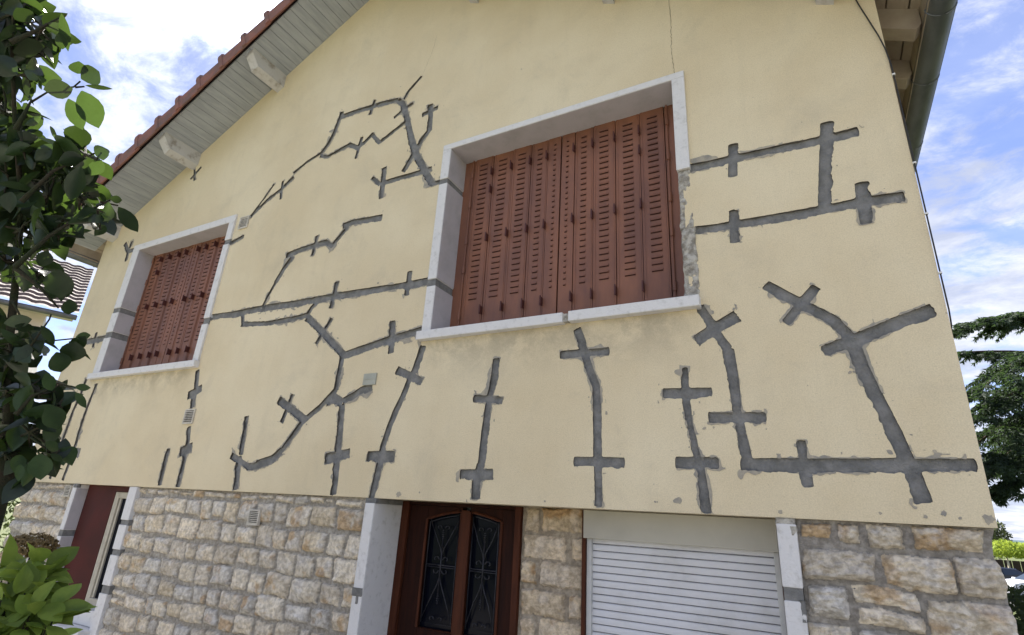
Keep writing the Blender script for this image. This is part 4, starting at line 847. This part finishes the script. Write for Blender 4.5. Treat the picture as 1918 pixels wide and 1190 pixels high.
for p,c in centers[::3]:
    mid=(p+c)/2+rv(rnd)*.02; m.tube([c,mid,p],[.004,.003,.0018],5,caps=False)
m.build('twigs',M_BARK,TREE)
# ---------------------------------------------------------------- hydrangea
HY=root('hydrangea_bush','bright green serrated leaf hydrangea bush with one brown dried flower head at lower left','bush',(HB[0][0],HB[0][1],0))
m=MB(); st=MB()
for bx,by,bz,br in HB+[(HF[0]+.5,HF[1]-.2,1.35,.2)]:
    c=Vector((bx,by,bz)); n_=int(34*(br/.09)**1.5)+3
    for k in range(n_):
        u=rv(rnd)*br*rnd.random()**.4; p=c+u; out=(u.normalized()*.8+rv(rnd)*.35+Vector((0,0,-.1))).normalized()
        Ln=rnd.uniform(.075,.125); leaf(m,p,p+out*Ln,rnd.uniform(.58,.72),(Vector((0,0,1))+rv(rnd)*.45+(CP-p).normalized()*.3),rnd.uniform(.05,.35),rnd.uniform(.15,.5))
        if k%3==0: st.tube([(HB[0][0]+rnd.uniform(-.2,.2),HB[0][1]+rnd.uniform(-.15,.15),.02),(bx,by,bz*.6),p],[.008,.006,.003],6,caps=False)
m.build('leaves',M_HLEAF,HY,True)
fc=Vector(HF[:3]); st.tube([(HB[0][0]-.2,HB[0][1]+.1,.02),(fc.x+.3,fc.y-.1,1.1),fc],[.008,.006,.004],6,caps=False)
st.build('stems',M_BARK,HY)
m=MB()
for k in range(520):
    u=rv(rnd); u.z=u.z*.55; p=fc+u*HF[3]*1.25*rnd.random()**.25
    for q in range(4):
        a=q*math.pi/2+rnd.random(); t=Vector((math.cos(a),math.sin(a)*.7,rnd.uniform(-.3,.7))).normalized(); leaf(m,p,p+t*.013,.9,u,.2,.2)
m.build('flower_head',M_HFLOW,HY)
# ---------------------------------------------------------------- neighbouring house
NB=root('neighbour_house','neighbouring pale rendered house with dark brown pantile roof beyond the left corner','house',(-16,-1,0))
e0=Vector((-13.25,2.2,ZC+3.45)); ed=Vector((-.38,-1.,0)).normalized(); up=Vector((-ed.y*-1,0,0)); ou=Vector((ed.y,-ed.x,0)).normalized()
if ou.x>0: ou=-ou
rd=(ou+Vector((0,0,.55))).normalized(); rn=ed.cross(rd).normalized()
if rn.z<0: rn=-rn
v=[];f=[];na=170;nb=84
for i in range(na+1):
    for j in range(nb+1):
        a=i*.06; b_=j*.06
        wv=.030*abs(math.cos(math.pi*a/.30))**.8*1.5-.02; stp=(b_/.33)%1
        q=e0+ed*(a-.05)+rd*(b_-.05)+rn*(wv+.05*(1-stp)); v.append(q)
for i in range(na):
    for j in range(nb): k=i*(nb+1)+j; f.append((k,k+1,k+nb+2,k+nb+1))
link('roof',v,f,M_NTILE,NB)
m=MB()
def obox(o,a0,a1,b0,b1,z0,z1,mi=0):
    v=[o+ed*a+ou*b_+Vector((0,0,zz)) for a in (a0,a1) for b_ in (b0,b1) for zz in (z0,z1)]
    m.add(v,[(0,1,3,2),(4,6,7,5),(0,4,5,1),(2,3,7,6),(0,2,6,4),(1,5,7,3)],mi)
zz=-(e0.z)
obox(e0,.45,10,.42,9,zz,.10); m.build('wall',M_NWALL,NB)
m=MB(); m.tube([e0+ed*a-ou*.03+Vector((0,0,-.06)) for a in (-.05,3,6,10)],.055,10); m.build('gutter',M_ZINC,NB,True)
m=MB(); obox(e0,0,10,.02,.45,-.05,-.02); m.build('eave_soffit',M_NWALL,NB)
# ---------------------------------------------------------------- cedar on the right
def ray_pt(rx,rz,d): return Vector((rx*d,d-2.8,ZC+rz*d))
CE=root('cedar_tree','dark green cedar with drooping layered boughs beyond the right corner of the house','tree',(4.9,9.6,0))
m=MB(); m.tube([(4.9,9.6,0),(4.88,9.6,2.5),(4.92,9.62,5),(4.9,9.6,8),(4.9,9.6,11)],[.34,.28,.22,.15,.04],14); m.build('trunk',M_CBARK,CE,True)
def spray(m,p,d,Ln,dens=1.):
    # one drooping spray: side twigs in a flat fan with short needles
    d=d.normalized(); side=d.cross(Vector((0,0,1))).normalized()
    n_=int(Ln/.034*dens)
    for k in range(n_):
        t=(k+rnd.random())/n_; c=p+d*(t*Ln)+Vector((0,0,-.35*t*t*Ln)); w=Ln*.42*(1-t)**.7+.05
        for sg in (-1,1):
            dd=(side*sg+d*.7+Vector((0,0,rnd.uniform(-.9,-.15)))).normalized(); ll=w*rnd.uniform(.5,1.1)
            q=4
            for r_ in range(q):
                s0=c+dd*ll*r_/q; s1=s0+(dd+rv(rnd)*.55).normalized()*rnd.uniform(.05,.085); nn=rv(rnd)*.014; m.add([s0-nn,s0+nn,s1],[(0,1,2)])
                s1=s0+(dd*.4+Vector((0,0,-.8))+rv(rnd)*.4).normalized()*rnd.uniform(.04,.07); m.add([s0-nn,s0+nn,s1],[(0,1,2)])
fol=MB()
def bough(p0,p1,sag,n_,sp,dens=1.):
    p0=Vector(p0); p1=Vector(p1); b_=MB(); pts=[]
    for k in range(9): t=k/8; pts.append(p0.lerp(p1,t)+Vector((0,0,sag*math.sin(math.pi*t*.9)-sag*.3*t)))
    b_.tube(pts,[.05*(1-.9*k/8)+.006 for k in range(9)],7); b_.build('bough',M_CBARK,CE,True)
    d=(p1-p0).normalized()
    for k in range(n_):
        t=.12+.88*(k+rnd.random())/n_; i=min(7,int(t*8)); c=pts[i].lerp(pts[i+1],t*8-i)
        a=rnd.choice((-1,1))*rnd.uniform(.25,1.2); dd=Matrix.Rotation(a,3,'Z')@d; dd.z=rnd.uniform(-.35,.12)
        spray(fol,c,dd,sp*rnd.uniform(.5,1.1)*(1-.45*t),dens)
bough((4.26,8.70,5.62),(2.31,7.80,5.35),0.12,60,0.8)
bough((4.45,8.70,5.87),(2.76,7.70,5.34),0.1,40,0.55)
bough((4.44,9.70,5.09),(2.53,9.20,5.30),0.1,40,0.55)
bough((4.08,8.20,4.96),(2.04,6.80,3.99),0.35,40,0.9)
bough((3.98,8.20,4.55),(2.13,7.20,3.73),0.3,44,1.0)
bough((4.03,8.70,4.09),(2.15,7.70,3.49),0.3,44,1.0)
bough((3.77,8.20,3.62),(2.07,7.20,3.06),0.25,44,0.9)
bough((3.67,8.20,3.18),(2.10,7.40,2.72),0.2,36,0.8)
bough((4.27,9.20,4.44),(2.41,9.20,3.09),0.3,50,1.1)
bough((4.20,9.70,3.50),(2.64,9.70,3.40),0.3,50,1.1)
fol.build('crown',M_NEEDLE,CE)
# ---------------------------------------------------------------- hedge, fence, far trees, cars on the right
def leafmass(m,x0,x1,y0,y1,z0,z1,n_,s,rr):
    for k in range(n_):
        p=Vector((rr.uniform(x0,x1),rr.uniform(y0,y1),z0+(z1-z0)*rr.random()**.7)); p.z+= .12*noise.noise(p*2.1)
        a=rv(rr)*s; b_=rv(rr)*s*.6; m.add([p-a-b_*.2,p+b_,p+a,p-b_],[(0,1,2,3)])
rr=random.Random(9)
m=MB(); leafmass(m,1.55,3.4,4.6,6.4,.0,1.62,15000,.035,rr); HE=m.build('hedge',M_HEDGE); tag(HE,'dark untrimmed hedge right beside the stone corner at the lower right','hedge')
m=MB(); leafmass(m,-9.8,-7.9,-1.3,.6,.0,2.25,9000,.035,rr); HE=m.build('shrub',M_HEDGE); tag(HE,'dark green shrub behind the tree trunk at the far left','shrub')
# clipped lime trees
protos=[]
def lime(x,y,s,mt,lab,seed,h0=1.7,cr=1.):
    r_=random.Random(seed); R_=root('young_tree',lab,'tree',(x,y,-.5),'young street trees beside the parking road')
    m=MB(); m.tube([(x,y,-.5),(x+.03,y,h0*.6-.5),(x,y,h0*s-.1)],[.10,.085,.05],8); m.build('trunk',M_STAKE,R_,True)
    m=MB()
    for k in range(1600):
        u=rv(r_); u=Vector((u.x*1.25*cr,u.y*1.25*cr,u.z*.62)); p=Vector((x,y,h0*s+.25))+u*r_.random()**.35*(1+.35*noise.noise(u*2+Vector((seed,0,0))))
        a=rv(r_)*.10; b_=rv(r_)*.07; m.add([p-a,p+b_,p+a,p-b_],[(0,1,2,3)])
    m.build('crown',mt,R_)
lime(11.6,53,1.05,M_FLEAF,'leftmost yellow green tree with pale trunk beside the parked cars',1); lime(13.0,54,1.0,M_FLEAF,'middle yellow green tree with pale trunk above the white car',2)
lime(14.6,53.5,1.05,M_FLEAF,'rightmost yellow green tree at the picture edge',3)
R_=root('far_tree','taller olive brown tree standing behind the yellow green street trees','tree',(14.2,68,-.5))
m=MB(); m.tube([(14.2,68,-.5),(14.2,68,2.6)],[.16,.08],8); m.build('trunk',M_STAKE,R_,True)
m=MB()
for k in range(2600):
    u=rv(rr); u=Vector((u.x*1.5,u.y*1.3,u.z*1.7)); p=Vector((14.0,68,2.9))+u*rr.random()**.4*(1+.4*noise.noise(u*1.3)); a=rv(rr)*.13; b_=rv(rr)*.09; m.add([p-a,p+b_,p+a,p-b_],[(0,1,2,3)])
m.build('crown',M_OLIVE,R_)
m=MB()
for k in range(60): m.box(4+k*.5,4.46+k*.5,56,56.05,-.5,1.2)
FE=m.build('board_fence',M_FENCE); tag(FE,'long dark board fence behind the parked cars','fence')
def car(name,x,y,rz,paint,lab):
    R_=root(name,lab,'car',(x,y,-.488)); T=Matrix.Translation((x,y,-.488))@Matrix.Rotation(rz,4,'Z')
    def put(pts): return [T@Vector(p) for p in pts]
    prof=[(-2.05,.35),(-2.08,.72),(-1.95,.88),(-1.55,.98),(-.95,1.06),(-.35,1.40),(.25,1.47),(1.15,1.43),(1.72,1.12),(1.98,1.02),(2.06,.62),(2.02,.33)]
    m=MB(); n_=len(prof)
    def half(z): return .84 if z<1.0 else .84-.42*(z-1.0)
    rings=[]
    for sy in (-1,-.86,.86,1):
        rings.append([ (a,(half(b_)*sy if abs(sy)<1 else half(b_)*sy),b_ - (.05 if abs(sy)==1 and b_>1.2 else 0)) for a,b_ in prof])
    v=[p for g_ in rings for p in g_]; f=[]
    for r_ in range(3):
        for k in range(n_): f.append((r_*n_+k,r_*n_+(k+1)%n_,(r_+1)*n_+(k+1)%n_,(r_+1)*n_+k))
    f+=[tuple(range(n_-1,-1,-1)),tuple(range(3*n_,4*n_))]
    m.add(put(v),f); m.build('body',paint,R_)
    for sy in (-1,1):
        m=MB(); y_=.845
        for pl in ([(-.86,1.06),(-.34,1.33),(.28,1.38),(.28,1.04)],[(.34,1.04),(.34,1.38),(1.05,1.35),(1.45,1.10)]):
            m.add(put([(a,sy*(y_-.42*(max(b_,1.)-1.)+.006),b_) for a,b_ in pl]),[(0,1,2,3)])
        m.build('side_window',M_CGLASS,R_)
    m=MB(); m.add(put([(-.99,-.70,1.07),(-.99,.70,1.07),(-.40,.60,1.40),(-.40,-.60,1.40)]),[(0,1,2,3)]); m.build('windscreen',M_CGLASS,R_)
    m=MB(); m.add(put([(1.22,-.58,1.42),(1.22,.58,1.42),(1.73,.66,1.15),(1.73,-.66,1.15)]),[(0,1,2,3)]); m.build('rear_window',M_CGLASS,R_)
    for sy in (-1,1):
        m=MB(); m.add(put([(-2.09,sy*.50,.66),(-2.09,sy*.80,.66),(-1.97,sy*.80,.86),(-1.97,sy*.50,.84)]),[(0,1,2,3)]); m.build('headlight',M_LAMP,R_)
        m=MB(); m.add(put([(2.07,sy*.55,.74),(2.07,sy*.82,.74),(2.0,sy*.82,1.0),(2.0,sy*.55,1.0)]),[(0,1,2,3)]); m.build('tail_light',M_TAIL,R_)
        m=MB(); m.box(-.04,.10,0,.14,0,.11,0,.02); m.v=[tuple(T@Vector((-.86+a,sy*(.86+b_*1.) ,1.02+c_))) for a,b_,c_ in m.v]; m.build('wing_mirror',paint,R_)
    for wx in (-1.3,1.32):
        for sy in (-1,1):
            m=MB(); m.tube(put([(wx,sy*.66,.31),(wx,sy*.855,.31)]),.31,20); w=m.build('wheel',M_TYRE,R_); m=MB(); m.tube(put([(wx,sy*.84,.31),(wx,sy*.862,.31)]),.19,14); m.build('rim',M_RIM,w)
    return R_
car('parked_car',9.72,37.6,math.radians(200-180),M_CARW,'white hatchback parked at the lower right edge')
car('parked_car',8.6,43.5,math.radians(22),M_CARB,'dark navy car parked behind the white hatchback')
